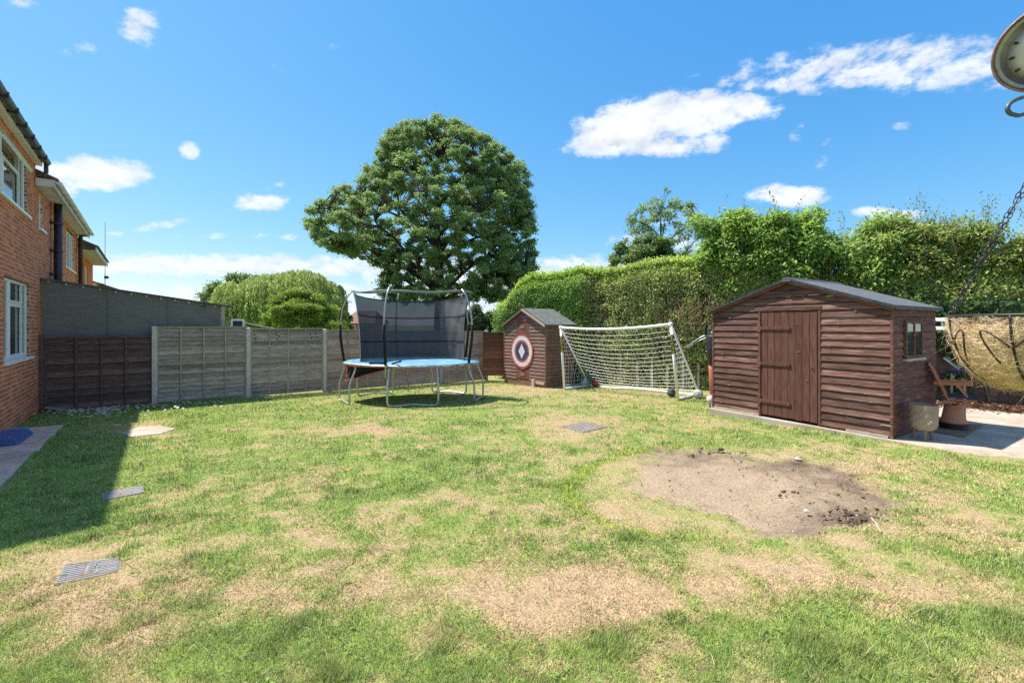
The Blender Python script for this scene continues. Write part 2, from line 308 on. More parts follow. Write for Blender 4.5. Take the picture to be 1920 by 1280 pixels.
# ------------------------------------------------------------------ helpers: meshes and things
def smooth_path(pts, k=5):
    pts = [Vector(p) for p in pts]; out = []
    for i in range(len(pts) - 1):
        p0, p1, p2, p3 = pts[max(i - 1, 0)], pts[i], pts[i + 1], pts[min(i + 2, len(pts) - 1)]
        for j in range(k):
            t = j / k; out.append(.5 * ((2 * p1) + (p2 - p0) * t + (2 * p0 - 5 * p1 + 4 * p2 - p3) * t * t + (3 * p1 - p0 - 3 * p2 + p3) * t ** 3))
    return out + [pts[-1]]
class MB:
    def __init__(s): s.v = []; s.f = []; s.m = Matrix.Identity(4)
    def add(s, vs, fs):
        o = len(s.v); s.v += [tuple(s.m @ Vector(p)) for p in vs]; s.f += [tuple(i + o for i in f) for f in fs]; return s
    def box(s, x0, x1, y0, y1, z0, z1):
        return s.add([(x0, y0, z0), (x1, y0, z0), (x1, y1, z0), (x0, y1, z0), (x0, y0, z1), (x1, y0, z1), (x1, y1, z1), (x0, y1, z1)],
                     [(0, 3, 2, 1), (4, 5, 6, 7), (0, 1, 5, 4), (1, 2, 6, 5), (2, 3, 7, 6), (3, 0, 4, 7)])
    def hexa(s, p):          # 4 points of one end, 4 of the other
        return s.add(p, [(0, 3, 2, 1), (4, 5, 6, 7), (0, 1, 5, 4), (1, 2, 6, 5), (2, 3, 7, 6), (3, 0, 4, 7)])
    def prism(s, prof, a, b):  # prof: points as functions of end, list of (p_at_a), extruded from a to b by vectors
        n = len(prof); va = [Vector(p) + Vector(a) for p in prof]; vb = [Vector(p) + Vector(b) for p in prof]
        return s.add(va + vb, [tuple(range(n))[::-1], tuple(range(n, 2 * n))] + [(i, (i + 1) % n, n + (i + 1) % n, n + i) for i in range(n)])
    def bar(s, a, b, w, d=None, up=(0, 0, 1)):
        a, b = Vector(a), Vector(b); d = d or w; t = (b - a).normalized(); up = Vector(up)
        if abs(t.dot(up)) > .98: up = Vector((1, 0, 0))
        x = t.cross(up).normalized() * w / 2; y = t.cross(x).normalized() * d / 2
        return s.hexa([a - x - y, a + x - y, a + x + y, a - x + y, b - x - y, b + x - y, b + x + y, b - x + y])
    def tube(s, pts, r, n=8, closed=False, cap=True):
        pts = [Vector(p) for p in pts]; k = len(pts)
        if isinstance(r, (int, float)): r = [r] * k
        vs, fs = [], []; prev = None
        for i, p in enumerate(pts):
            a = pts[i - 1] if (i or closed) else p; b = pts[(i + 1) % k] if (i < k - 1 or closed) else p
            t = (b - a).normalized() if (b - a).length > 1e-9 else Vector((0, 0, 1))
            if prev is None:
                ref = Vector((0, 0, 1)) if abs(t.z) < .9 else Vector((1, 0, 0)); x = t.cross(ref).normalized()
            else:
                x = (prev - t * prev.dot(t)); x = x.normalized() if x.length > 1e-6 else t.orthogonal().normalized()
            prev = x; y = t.cross(x)
            for j in range(n):
                a_ = 2 * math.pi * j / n; vs.append(p + (x * math.cos(a_) + y * math.sin(a_)) * r[i])
        for i in range(k if closed else k - 1):
            i2 = (i + 1) % k
            for j in range(n): fs.append((i * n + j, i * n + (j + 1) % n, i2 * n + (j + 1) % n, i2 * n + j))
        if cap and not closed: fs += [tuple(range(n))[::-1], tuple(range((k - 1) * n, k * n))]
        return s.add(vs, fs)
    def lathe(s, prof, n=28, c=(0, 0, 0), jitter=None):
        vs, fs = [], []; c = Vector(c); k = len(prof)
        for i, (r, z) in enumerate(prof):
            for j in range(n):
                a = 2 * math.pi * j / n; rr = r * (jitter(i, j) if jitter else 1)
                vs.append(c + Vector((rr * math.cos(a), rr * math.sin(a), z)))
        for i in range(k - 1):
            for j in range(n): fs.append((i * n + j, i * n + (j + 1) % n, (i + 1) * n + (j + 1) % n, (i + 1) * n + j))
        fs += [tuple(range(n))[::-1], tuple(range((k - 1) * n, k * n))]
        return s.add(vs, fs)
    def mesh(s, name):
        me = bpy.data.meshes.new(name); me.from_pydata(s.v, [], s.f); me.update(); return me
    def build(s, name, m, parent=None, smooth=False, bevel=0):
        me = s.mesh(name); me.materials.append(M[m] if isinstance(m, str) else m)
        if smooth:
            for p in me.polygons: p.use_smooth = True
        return obj(name, me, parent, bevel)

def obj(name, me, parent=None, bevel=0):
    o = bpy.data.objects.new(name, me); COL.objects.link(o)
    if parent: o.parent = parent
    if bevel:
        b = o.modifiers.new('bevel', 'BEVEL'); b.width = bevel; b.segments = 2; b.limit_method = 'ANGLE'
    return o
def tag(o, label=None, cat=None, group=None, kind=None):
    if label: o['label'] = label
    if cat: o['category'] = cat
    if group: o['group'] = group
    if kind: o['kind'] = kind
    return o
def thing(name, label, cat, loc=(0, 0, 0), rz=0.0, group=None):
    o = bpy.data.objects.new(name, None); COL.objects.link(o); o.location = loc; o.rotation_euler = (0, 0, rz)
    o.empty_display_size = .2
    return tag(o, label, cat, group)
def np_mesh(name, V, Q, col=None, m=None, parent=None, smooth=False):
    """mesh object from numpy arrays: V (n,3), Q (m,3 or 4), col (n,3)"""
    me = bpy.data.meshes.new(name); V = np.ascontiguousarray(V, dtype=np.float32); Q = np.ascontiguousarray(Q, dtype=np.int32)
    me.vertices.add(len(V)); me.vertices.foreach_set('co', V.ravel())
    k = Q.shape[1]; me.loops.add(Q.size); me.polygons.add(len(Q))
    me.polygons.foreach_set('loop_start', np.arange(0, Q.size, k, dtype=np.int32))
    me.loops.foreach_set('vertex_index', Q.ravel())
    if smooth: me.polygons.foreach_set('use_smooth', np.ones(len(Q), dtype=bool))
    me.update(calc_edges=True)
    if col is not None:
        a = me.color_attributes.new('Col', 'FLOAT_COLOR', 'POINT')
        c = np.ones((len(V), 4), dtype=np.float32); c[:, :3] = np.clip(col, 0, 1); a.data.foreach_set('color', c.ravel())
    if m: me.materials.append(M[m])
    return obj(name, me, parent)
def unit(a): return a / np.maximum(np.linalg.norm(a, axis=1, keepdims=True), 1e-9)
def leaves(name, P, D, Nn, L, W, col, m, parent, fold=.18):
    """one folded rhombus per leaf"""
    D = unit(D); S = unit(np.cross(D, Nn)); U = np.cross(S, D)
    L = np.broadcast_to(np.asarray(L, float), (len(P),))[:, None]; W = np.broadcast_to(np.asarray(W, float), (len(P),))[:, None]
    V = np.stack([P, P + D * L * .45 + S * W * .5 + U * W * fold, P + D * L - U * L * .12, P + D * L * .45 - S * W * .5 + U * W * fold], 1).reshape(-1, 3)
    i = np.arange(len(P))[:, None] * 4
    Q = np.concatenate([i + np.array([[0, 1, 2]]), i + np.array([[0, 2, 3]])], 0)
    return np_mesh(name, V, Q, np.repeat(col, 4, 0), m, parent)
_lat = {}
def vnoise(x, y, s, seed=0):
    if seed not in _lat: _lat[seed] = np.random.default_rng(seed + 100).random((257, 257))
    g = _lat[seed]; X = x / s + 1000.3 + seed * 17.7; Y = y / s + 1000.7 + seed * 5.1
    i = np.floor(X).astype(int); j = np.floor(Y).astype(int); fx = X - i; fy = Y - j
    fx = fx * fx * (3 - 2 * fx); fy = fy * fy * (3 - 2 * fy); i %= 256; j %= 256
    return (g[i, j] * (1 - fx) + g[i + 1, j] * fx) * (1 - fy) + (g[i, j + 1] * (1 - fx) + g[i + 1, j + 1] * fx) * fy
def fbm(x, y, s, seed=0, o=4):
    t = 0; a = .5
    for k in range(o): t = t + a * vnoise(x, y, s / 2 ** k, seed + k); a *= .5
    return t / (1 - .5 ** o)

# ------------------------------------------------------------------ the ground and the lawn
SOIL = [(1188, 872), (1240, 852), (1275, 838), (1350, 842), (1440, 858), (1530, 868), (1575, 885), (1612, 905), (1640, 925), (1700, 945), (1660, 962), (1610, 985), (1540, 1003), (1440, 990), (1370, 968), (1290, 948), (1235, 925), (1195, 902)]
BROWN = [(950, 1100, 420, 55, .75), (430, 1115, 260, 45, .55), (1180, 1110, 220, 60, .7), (130, 1125, 170, 60, .65), (60, 1060, 90, 30, .4), (520, 1008, 120, 38, .65), (640, 1030, 110, 25, .4),
         (1610, 1085, 230, 55, .7), (1500, 1030, 160, 30, .45), (1760, 1130, 140, 45, .5), (1080, 1215, 170, 55, .6), (1050, 1165, 200, 40, .5), (870, 905, 100, 22, .5), (850, 945, 90, 18, .45), (500, 910, 130, 16, .45),
         (1075, 806, 95, 22, 1.0), (700, 808, 62, 9, .8), (530, 772, 65, 6, .8), (280, 810, 75, 14, .9), (1180, 742, 170, 10, .5), (890, 735, 50, 9, .6), (1000, 730, 80, 10, .7), (1620, 872, 130, 16, .55), (1560, 845, 60, 10, .5),
         (1720, 950, 160, 40, .4), (320, 930, 190, 18, .45), (225, 945, 60, 12, .5), (1050, 985, 150, 28, .45), (300, 1270, 120, 30, .4), (150, 1045, 150, 45, .5), (1850, 1000, 100, 40, .4), (620, 1260, 90, 30, .3), (1250, 1240, 100, 30, .4), (1180, 960, 90, 25, .4)]
GREEN = [(330, 860, 260, 75, .6), (120, 900, 170, 70, .7), (450, 770, 300, 22, .6), (1390, 1180, 190, 60, .85), (1150, 1185, 70, 50, .8), (1640, 1210, 240, 60, .7), (1115, 1046, 36, 18, .8), (640, 930, 90, 30, .45), (740, 920, 80, 22, .4),
         (450, 1210, 260, 55, .55), (60, 1000, 120, 40, .5), (1250, 1060, 80, 22, .5), (1750, 1060, 130, 28, .5), (1330, 1110, 70, 30, .4), (880, 870, 160, 22, .4), (760, 1010, 150, 45, .35), (1200, 820, 120, 14, .4), (1400, 830, 180, 14, .4), (1830, 880, 120, 20, .45), (60, 1240, 140, 40, .6), (790, 1180, 160, 40, .35), (1850, 1170, 110, 60, .5)]
def in_poly(u, v, poly):
    r = np.zeros(u.shape, bool); n = len(poly)
    for i in range(n):
        (x1, y1), (x2, y2) = poly[i], poly[(i + 1) % n]
        if y1 == y2: continue
        r ^= ((y1 > v) != (y2 > v)) & (u < (x2 - x1) * (v - y1) / (y2 - y1) + x1)
    return r
def poly_dist(u, v, poly, sy):
    d = np.full(u.shape, 1e9); n = len(poly)
    for i in range(n):
        (x1, y1), (x2, y2) = poly[i], poly[(i + 1) % n]
        ax, ay, bx, by = x1, y1 * sy, x2, y2 * sy; px, py = u, v * sy
        t = np.clip(((px - ax) * (bx - ax) + (py - ay) * (by - ay)) / ((bx - ax) ** 2 + (by - ay) ** 2), 0, 1)
        d = np.minimum(d, np.hypot(px - ax - t * (bx - ax), py - ay - t * (by - ay)))
    return np.where(in_poly(u, v, poly), -d, d)
def lawn_masks(x, y):
    """dryness, bare soil, lime-green ring for ground points; patch outlines were surveyed from the photograph"""
    yy = np.maximum(y, .8); u = CX + F * x / yy; v = HOR + F * (CAMZ - zga(x, yy)) / yy
    wob = (fbm(x, y, .55, 21) - .5); wob2 = (fbm(x, y, .5, 31) - .5)
    uu = u + wob * 520 / np.maximum(yy, 1.5); vv = v + wob2 * 260 / np.maximum(yy, 1.5)
    dry = .14 + .55 * (fbm(x, y, 1.1, 1) - .45) + 1.0 * (fbm(x, y, .34, 9) - .5) + 1.15 * (fbm(x, y, .12, 15, 4) - .5)
    for a, b, ra, rb, s in BROWN: dry = dry + s * .66 * np.exp(-(((uu - a) / ra) ** 2 + ((vv - b) / rb) ** 2) * 1.2)
    for a, b, ra, rb, s in GREEN: dry = dry - s * .50 * np.exp(-(((uu - a) / ra) ** 2 + ((vv - b) / rb) ** 2) * 1.2)
    sd_ = poly_dist(u + wob * 150, v + wob2 * 60, SOIL, 2.6) + 90 * (fbm(x, y, .14, 171, 3) - .5)
    soil = np.clip(.5 - sd_ / 60, 0, 1)
    rx, ry = (u + wob * 20 - 1375) / 305, (v + wob2 * 14 - 922) / 92
    rad = np.hypot(rx, ry); ang = np.arctan2(ry, rx)
    w = np.clip(-np.cos(ang) * 1.2 + .35, 0, 1) * np.clip(np.where(np.sin(ang) < 0, 1.0, 1.0), 0, 1)
    ring = np.exp(-((rad - 1.0) / .045) ** 2) * w
    inside = np.clip((1.0 - rad) * 8, 0, 1)
    dry = np.clip(dry, 0, 1); dry = np.where(inside > 0, dry * (1 - inside) + inside * np.clip(dry * .75 + .25, 0, 1), dry)
    return np.clip(dry, 0, 1), soil, ring, inside, u, v
C_GREEN = np.array([.300, .420, .090]); C_DEEP = np.array([.205, .335, .070]); C_STRAW = np.array([.600, .430, .250]); C_OLIVE = np.array([.450, .450, .150])
C_SOIL = np.array([.105, .072, .054]); C_SOIL2 = np.array([.33, .245, .165]); C_LIME = np.array([.36, .44, .06])
def mixc(a, b, t): return a * (1 - t[:, None]) + b * t[:, None]
def lawn_col(x, y, dry, soil, ring, inside, jit):
    g = mixc(np.broadcast_to(C_GREEN, (len(x), 3)), np.broadcast_to(C_DEEP, (len(x), 3)), np.clip(fbm(x, y, .6, 41) * 1.6 - .4, 0, 1))
    d = np.clip(dry + jit, 0, 1)
    c = mixc(g, np.broadcast_to(C_OLIVE, g.shape), np.clip(d * 2.2, 0, 1)); c = mixc(c, np.broadcast_to(C_STRAW, g.shape), np.clip(d * 2.2 - .95, 0, 1))
    c = mixc(c, np.broadcast_to(C_LIME, g.shape), np.clip(ring, 0, 1) * .8)
    return c
def soil_col(x, y, u, v):
    t = np.clip(.5 + (fbm(x, y, .5, 51) - .5) * 1.3 * 1.2 + np.clip((1475 - u) / 230, -.7, .45) + np.clip((v - 888) / 55, -.65, .3) + .7 * (fbm(x, y, .07, 57, 3) - .5), 0, 1)
    return mixc(np.broadcast_to(C_SOIL, (len(x), 3)), np.broadcast_to(C_SOIL2, (len(x), 3)), t)

def build_lawn():
    gx = np.concatenate([np.arange(-15, -7, .12), np.arange(-7, 7, .05), np.arange(7, 14, .12)])
    gy = np.concatenate([np.arange(-3, 1.2, .3), np.arange(1.2, 6.5, .04), np.arange(6.5, 19.5, .1)])
    X, Y = np.meshgrid(gx, gy, indexing='ij'); x, y = X.ravel(), Y.ravel()
    dry, soil, ring, inside, u, v = lawn_masks(x, y)
    z = zga(x, y) + .02 * (fbm(x, y, .5, 61) - .5) - soil * .030 + soil * .045 * (fbm(x, y, .30, 65, 5) - .5) * 2
    # two slumped hollows on the rim of the bare patch
    for (hu, hv, r, dpt) in ((1345, 843, .16, .06), (1610, 968, .12, -.03)):
        p = gp(hu, hv); z = z - dpt * np.exp(-(((x - p.x) / r) ** 2 + ((y - p.y) / (r * .7)) ** 2))
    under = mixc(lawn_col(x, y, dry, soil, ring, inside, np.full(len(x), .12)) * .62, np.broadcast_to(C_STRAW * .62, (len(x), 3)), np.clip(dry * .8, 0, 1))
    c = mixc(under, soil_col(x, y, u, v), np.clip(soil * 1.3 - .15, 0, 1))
    n0, n1 = X.shape; i, j = np.meshgrid(np.arange(n0 - 1), np.arange(n1 - 1), indexing='ij'); a = (i * n1 + j).ravel()
    Q = np.stack([a, a + n1, a + n1 + 1, a + 1], 1)
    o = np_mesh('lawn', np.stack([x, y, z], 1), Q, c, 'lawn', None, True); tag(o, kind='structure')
    g = MB(); R = 900                                # everything beyond the garden
    g.add([(-R, -R, -.80), (R, -R, -.80), (R, R, -.80), (-R, R, -.80)], [(0, 1, 2, 3)])
    tag(g.build('ground', 'field'), kind='structure')
build_lawn()

PATIO_EDGE = [gp(125, 797), gp(0, 945)]
SLAB_POLY_Z = -0.055
SH_R = Vector((5.49, 6.46, 0)); SH_X = Vector((.5275, -.8495, 0)); SH_Y = Vector((.8495, .5275, 0))
SH_W, SH_D = 2.80, 1.80
SH_L = SH_R - SH_X * SH_W
def slab_local(x, y):      # coordinates along the shed front / into its depth
    dx, dy = x - SH_L.x, y - SH_L.y
    return dx * SH_X.x + dy * SH_X.y, dx * SH_Y.x + dy * SH_Y.y
COVERS = [((102, 1070), (164, 1047), (227, 1046), (222, 1072), (105, 1097))]

def build_grass():
    n = 820000
    u = RNG.uniform(-160, 2080, n); v = 716 + (1420 - 716) * RNG.random(n) ** 1.15
    m, k = (u - CX) / F, (v - HOR) / F; y = 1.48 / (k - .036 + .004 * m); x = m * y
    keep = (y < 19) & (y > .9)
    # nothing grows on the paving, under the concrete, on the covers
    hx = (x - CORNER.x) * DH.x + (y - CORNER.y) * DH.y; hy = (x - CORNER.x) * .7766 + (y - CORNER.y) * .63   # along wall, away from wall
    pe = PATIO_EDGE[0]; edge = (pe.x - CORNER.x) * .7766 + (pe.y - CORNER.y) * .63; pend = (pe.x - CORNER.x) * DH.x + (pe.y - CORNER.y) * DH.y
    keep &= ~((hy < edge - .01) & (hx < pend - .02)); keep &= hy > .0
    fy = hx                                         # beyond the back fence line: hx > 0 is behind it
    keep &= hx < .05
    sx, sy = slab_local(x, y); keep &= ~((sy > -.10) & (sx > -.12))
    for poly in ([(100, 1072), (160, 1049), (227, 1044), (224, 1073), (101, 1098)], [(188, 926), (268, 910), (271, 925), (192, 939)], [(1053, 799), (1095, 791), (1140, 801), (1092, 813)], [(226, 812), (262, 801), (305, 799), (330, 803), (300, 815), (240, 821)]):
        pc = np.mean(np.array(poly), 0); keep &= ~in_poly(pc[0] + (u - pc[0]) * 1.10, pc[1] + (v - pc[1]) * 1.16, poly)
    x, y = x[keep], y[keep]
    dry, soil, ring, inside, u, v = lawn_masks(x, y)
    pr = RNG.random(len(x)); keep = pr < (1 - np.clip(soil * 1.5, 0, .985)) * (1 - .22 * np.clip(dry * 1.2 - .2, 0, 1))
    x, y, dry, soil, ring, inside, u, v = [a[keep] for a in (x, y, dry, soil, ring, inside, u, v)]
    n = len(x); px = y / 446.0; tuft = np.clip((fbm(x, y, .20, 75) - .58) * 9, 0, 1) * (1 - np.clip(dry, 0, 1))
    L = (.013 + .020 * RNG.random(n)) * (1.22 - .55 * dry) * (1 + .35 * ring) * np.clip(.85 + y / 22, .9, 1.5) * (1 - .5 * inside * (1 - ring)) * (.75 + .6 * fbm(x, y, .22, 71)) * (1 + .8 * tuft)
    W = np.clip(px * .85, .0036, .03) * (.6 + .8 * RNG.random(n))
    az = RNG.uniform(0, 2 * np.pi, n); lean = np.clip(RNG.normal(.75, .35, n) + .35 * dry, .05, 1.45)
    d = np.stack([np.cos(az) * np.sin(lean), np.sin(az) * np.sin(lean), np.cos(lean)], 1)
    s = np.stack([-np.sin(az), np.cos(az), np.zeros(n)], 1)
    P = np.stack([x, y, zga(x, y) - .004], 1)
    jit = RNG.normal(0, .20, n) + np.where(RNG.random(n) < .20, .4, 0)
    c = lawn_col(x, y, dry, soil, ring, inside, jit) * ((1 + RNG.normal(0, .28, n)) * (.68 + .64 * fbm(x, y, .05, 77, 2)))[:, None].clip(.25, 1.9)
    c = c * (1 - .22 * tuft)[:, None]
    pale = RNG.random(n) < .09; c[pale] = c[pale] * .5 + np.array([.50, .50, .36]) * .5
    V = np.stack([P - s * W[:, None] * .5, P + s * W[:, None] * .5, P + d * L[:, None]], 1).reshape(-1, 3)
    Q = np.arange(n * 3).reshape(-1, 3)
    o = np_mesh('grass', V, Q, np.repeat(c, 3, 0), 'blade'); tag(o, 'short patchy green and straw coloured grass of the lawn', 'grass', kind='stuff')
build_grass()

# ------------------------------------------------------------------ the houses on the left
def hs(u, p=0.0):        # distance along the wall for a pixel column
    c = CORNER + Vector((.7766, .63, 0)) * p; m = (u - CX) / F
    return (m * c.y - c.x) / (DH.x - m * DH.y)
BRICK_L, BRICK_H = .225, .075
def brick_mesh(l=.214, h=.064, d=.04):
    b = MB(); e = .004; b.add([(0, -.0, 0), (l, 0, 0), (l, 0, h), (0, 0, h), (e, -.009, e), (l - e, -.009, e), (l - e, -.009, h - e), (e, -.009, h - e), (0, d, 0), (l, d, 0), (l, d, h), (0, d, h)],
        [(4, 5, 6, 7), (0, 1, 5, 4), (1, 2, 6, 5), (2, 3, 7, 6), (3, 0, 4, 7), (1, 0, 8, 9), (3, 2, 10, 11), (0, 3, 11, 8), (2, 1, 9, 10)])
    return b
def brick_wall(house, x0, x1, z0, z1, holes, singles=0, cut=None):
    """bricks in stretcher bond in front of a mortar backing; the nearest are objects of their own"""
    spots = []
    r = 0; z = z0
    while z < z1 - .03:
        x = x0 - (BRICK_L / 2 if r % 2 else 0)
        while x < x1 - .02:
            a, b = max(x, x0), min(x + BRICK_L - .011, x1)
            segs = [(a, b)]
            for (hx0, hx1, hz0, hz1) in holes:
                if z + BRICK_H - .01 > hz0 and z < hz1:
                    ns = []
                    for (p, q) in segs:
                        if q <= hx0 or p >= hx1: ns.append((p, q))
                        else:
                            if p < hx0: ns.append((p, hx0))
                            if q > hx1: ns.append((hx1, q))
                    segs = ns
            for (p, q) in segs:
                if q - p > .03 and not (cut and cut(p, z)): spots.append((p, q, z))
            x += BRICK_L
        z += BRICK_H; r += 1
    def dist(s):
        w = house.matrix_basis @ Vector((s[0], 0, s[2])); vis = -120 < CX + F * w.x / max(w.y, .1) < 2000
        return ((w - Vector((0, 0, CAMZ))).length if vis else 99)
    spots.sort(key=dist)
    proto = brick_mesh().mesh('brick'); proto.materials.append(M['brick'])
    for (p, q, z) in spots[:singles]:
        o = obj('brick', proto, house); o.location = (p, random.uniform(-.0015, .0015), z); o.scale = ((q - p) / .214, 1, 1)
    if spots[singles:]:
        b = MB()
        for (p, q, z) in spots[singles:]:
            b.m = Matrix.Translation((p, random.uniform(-.002, .002), z)) @ Matrix.Diagonal(((q - p) / .214, 1, 1, 1)); t = brick_mesh(); b.add(t.v, t.f)
        tag(b.build('brickwork', 'brick_many', house), kind='stuff')
def wall_backing(house, x0, x1, z0, z1, holes, depth=.25, name='mortar_backing', m='mortar'):
    xs = sorted({x0, x1, *[h[0] for h in holes], *[h[1] for h in holes]}); b = MB()
    for i in range(len(xs) - 1):
        a, c = xs[i], xs[i + 1]; zs = [(z0, z1)]
        for h in holes:
            if h[0] <= a and h[1] >= c:
                zs = [s for (p, q) in zs for s in ((p, min(q, h[2])), (max(p, h[3]), q)) if s[1] - s[0] > .001]
        for (p, q) in zs: b.box(a, c, -.003, depth, p, q)
    return b.build(name, m, house)
def window(house, x0, x1, z0, z1, lights, sill=True, opened=None):
    """white frame; lights = list of (xa, xb, transom height or None) as fractions"""
    t = .055; w = x1 - x0; h = z1 - z0; f = MB(); y0, y1 = .035, .095
    f.box(x0, x1, y0, y1, z0, z0 + t * 1.6); f.box(x0, x1, y0, y1, z1 - t, z1); f.box(x0, x0 + t, y0 + .002, y1, z0 + t * 1.6, z1 - t); f.box(x1 - t, x1, y0 + .002, y1, z0 + t * 1.6, z1 - t)
    for i, (a, b, tr) in enumerate(lights):
        if i: f.box(x0 + a * w - t / 2, x0 + a * w + t / 2, y0 + .003, y1, z0 + t * 1.6, z1 - t)
        if tr: f.box(x0 + a * w + t / 2, x0 + b * w - t / 2, y0 + .004, y1, z0 + tr * h - t / 2, z0 + tr * h + t / 2)
    wo = f.build('window', 'white', house, bevel=.006)
    for i, (a, b, tr) in enumerate(lights):
        pa, pb = x0 + a * w + t * .6, x0 + b * w - t * .6
        spans = [(z0 + t, z1 - t * .5)] if not tr else [(z0 + t, z0 + tr * h - t * .4), (z0 + tr * h + t * .4, z1 - t * .5)]
        for k, (q0, q1) in enumerate(spans):
            if opened is not None and opened == i and k == 1: continue
            p = MB(); p.box(pa, pb, .066, .074, q0, q1); p.build('pane', 'glass', wo)
            # the opening sash of each light
            s = MB(); e = .032; s.box(pa, pb, y0 - .012, y0 + .02, q0, q0 + e); s.box(pa, pb, y0 - .012, y0 + .02, q1 - e, q1); s.box(pa, pa + e, y0 - .011, y0 + .02, q0 + e, q1 - e); s.box(pb - e, pb, y0 - .011, y0 + .02, q0 + e, q1 - e)
            if tr: s.build('sash', 'white', wo)
    if opened is not None:
        a, b, tr = lights[opened]; pa, pb = x0 + a * w + t * .6, x0 + b * w - t * .6; q0, q1 = z0 + tr * h + t * .4, z1 - t * .5
        s = MB(); s.m = Matrix.Translation((0, y0, q1)) @ Matrix.Rotation(math.radians(-32), 4, 'X') @ Matrix.Translation((0, -y0, -q1)); e = .045
        s.box(pa, pb, y0 - .03, y0 + .02, q0, q0 + e); s.box(pa, pb, y0 - .03, y0 + .02, q1 - e, q1); s.box(pa, pa + e, y0 - .029, y0 + .02, q0 + e, q1 - e); s.box(pb - e, pb, y0 - .029, y0 + .02, q0 + e, q1 - e)
        so_ = s.build('open_sash', 'white', wo)
        g = MB(); g.m = s.m.copy(); g.box(pa + e, pb - e, y0 - .01, y0 - .002, q0 + e, q1 - e); g.build('pane', 'glass', wo)
    if sill:
        s = MB(); s.box(x0 - .05, x1 + .08, -.06, .06, z0 - .05, z0 - .002); s.build('sill', 'white', wo, bevel=.006)
    c = MB(); c.box(x0 + .02, x1 - .02, .5, .52, z0, z1); c.build('room_shade_sheet', 'inner', wo)  # near-black sheet, the room's shade put into its colour
    return wo

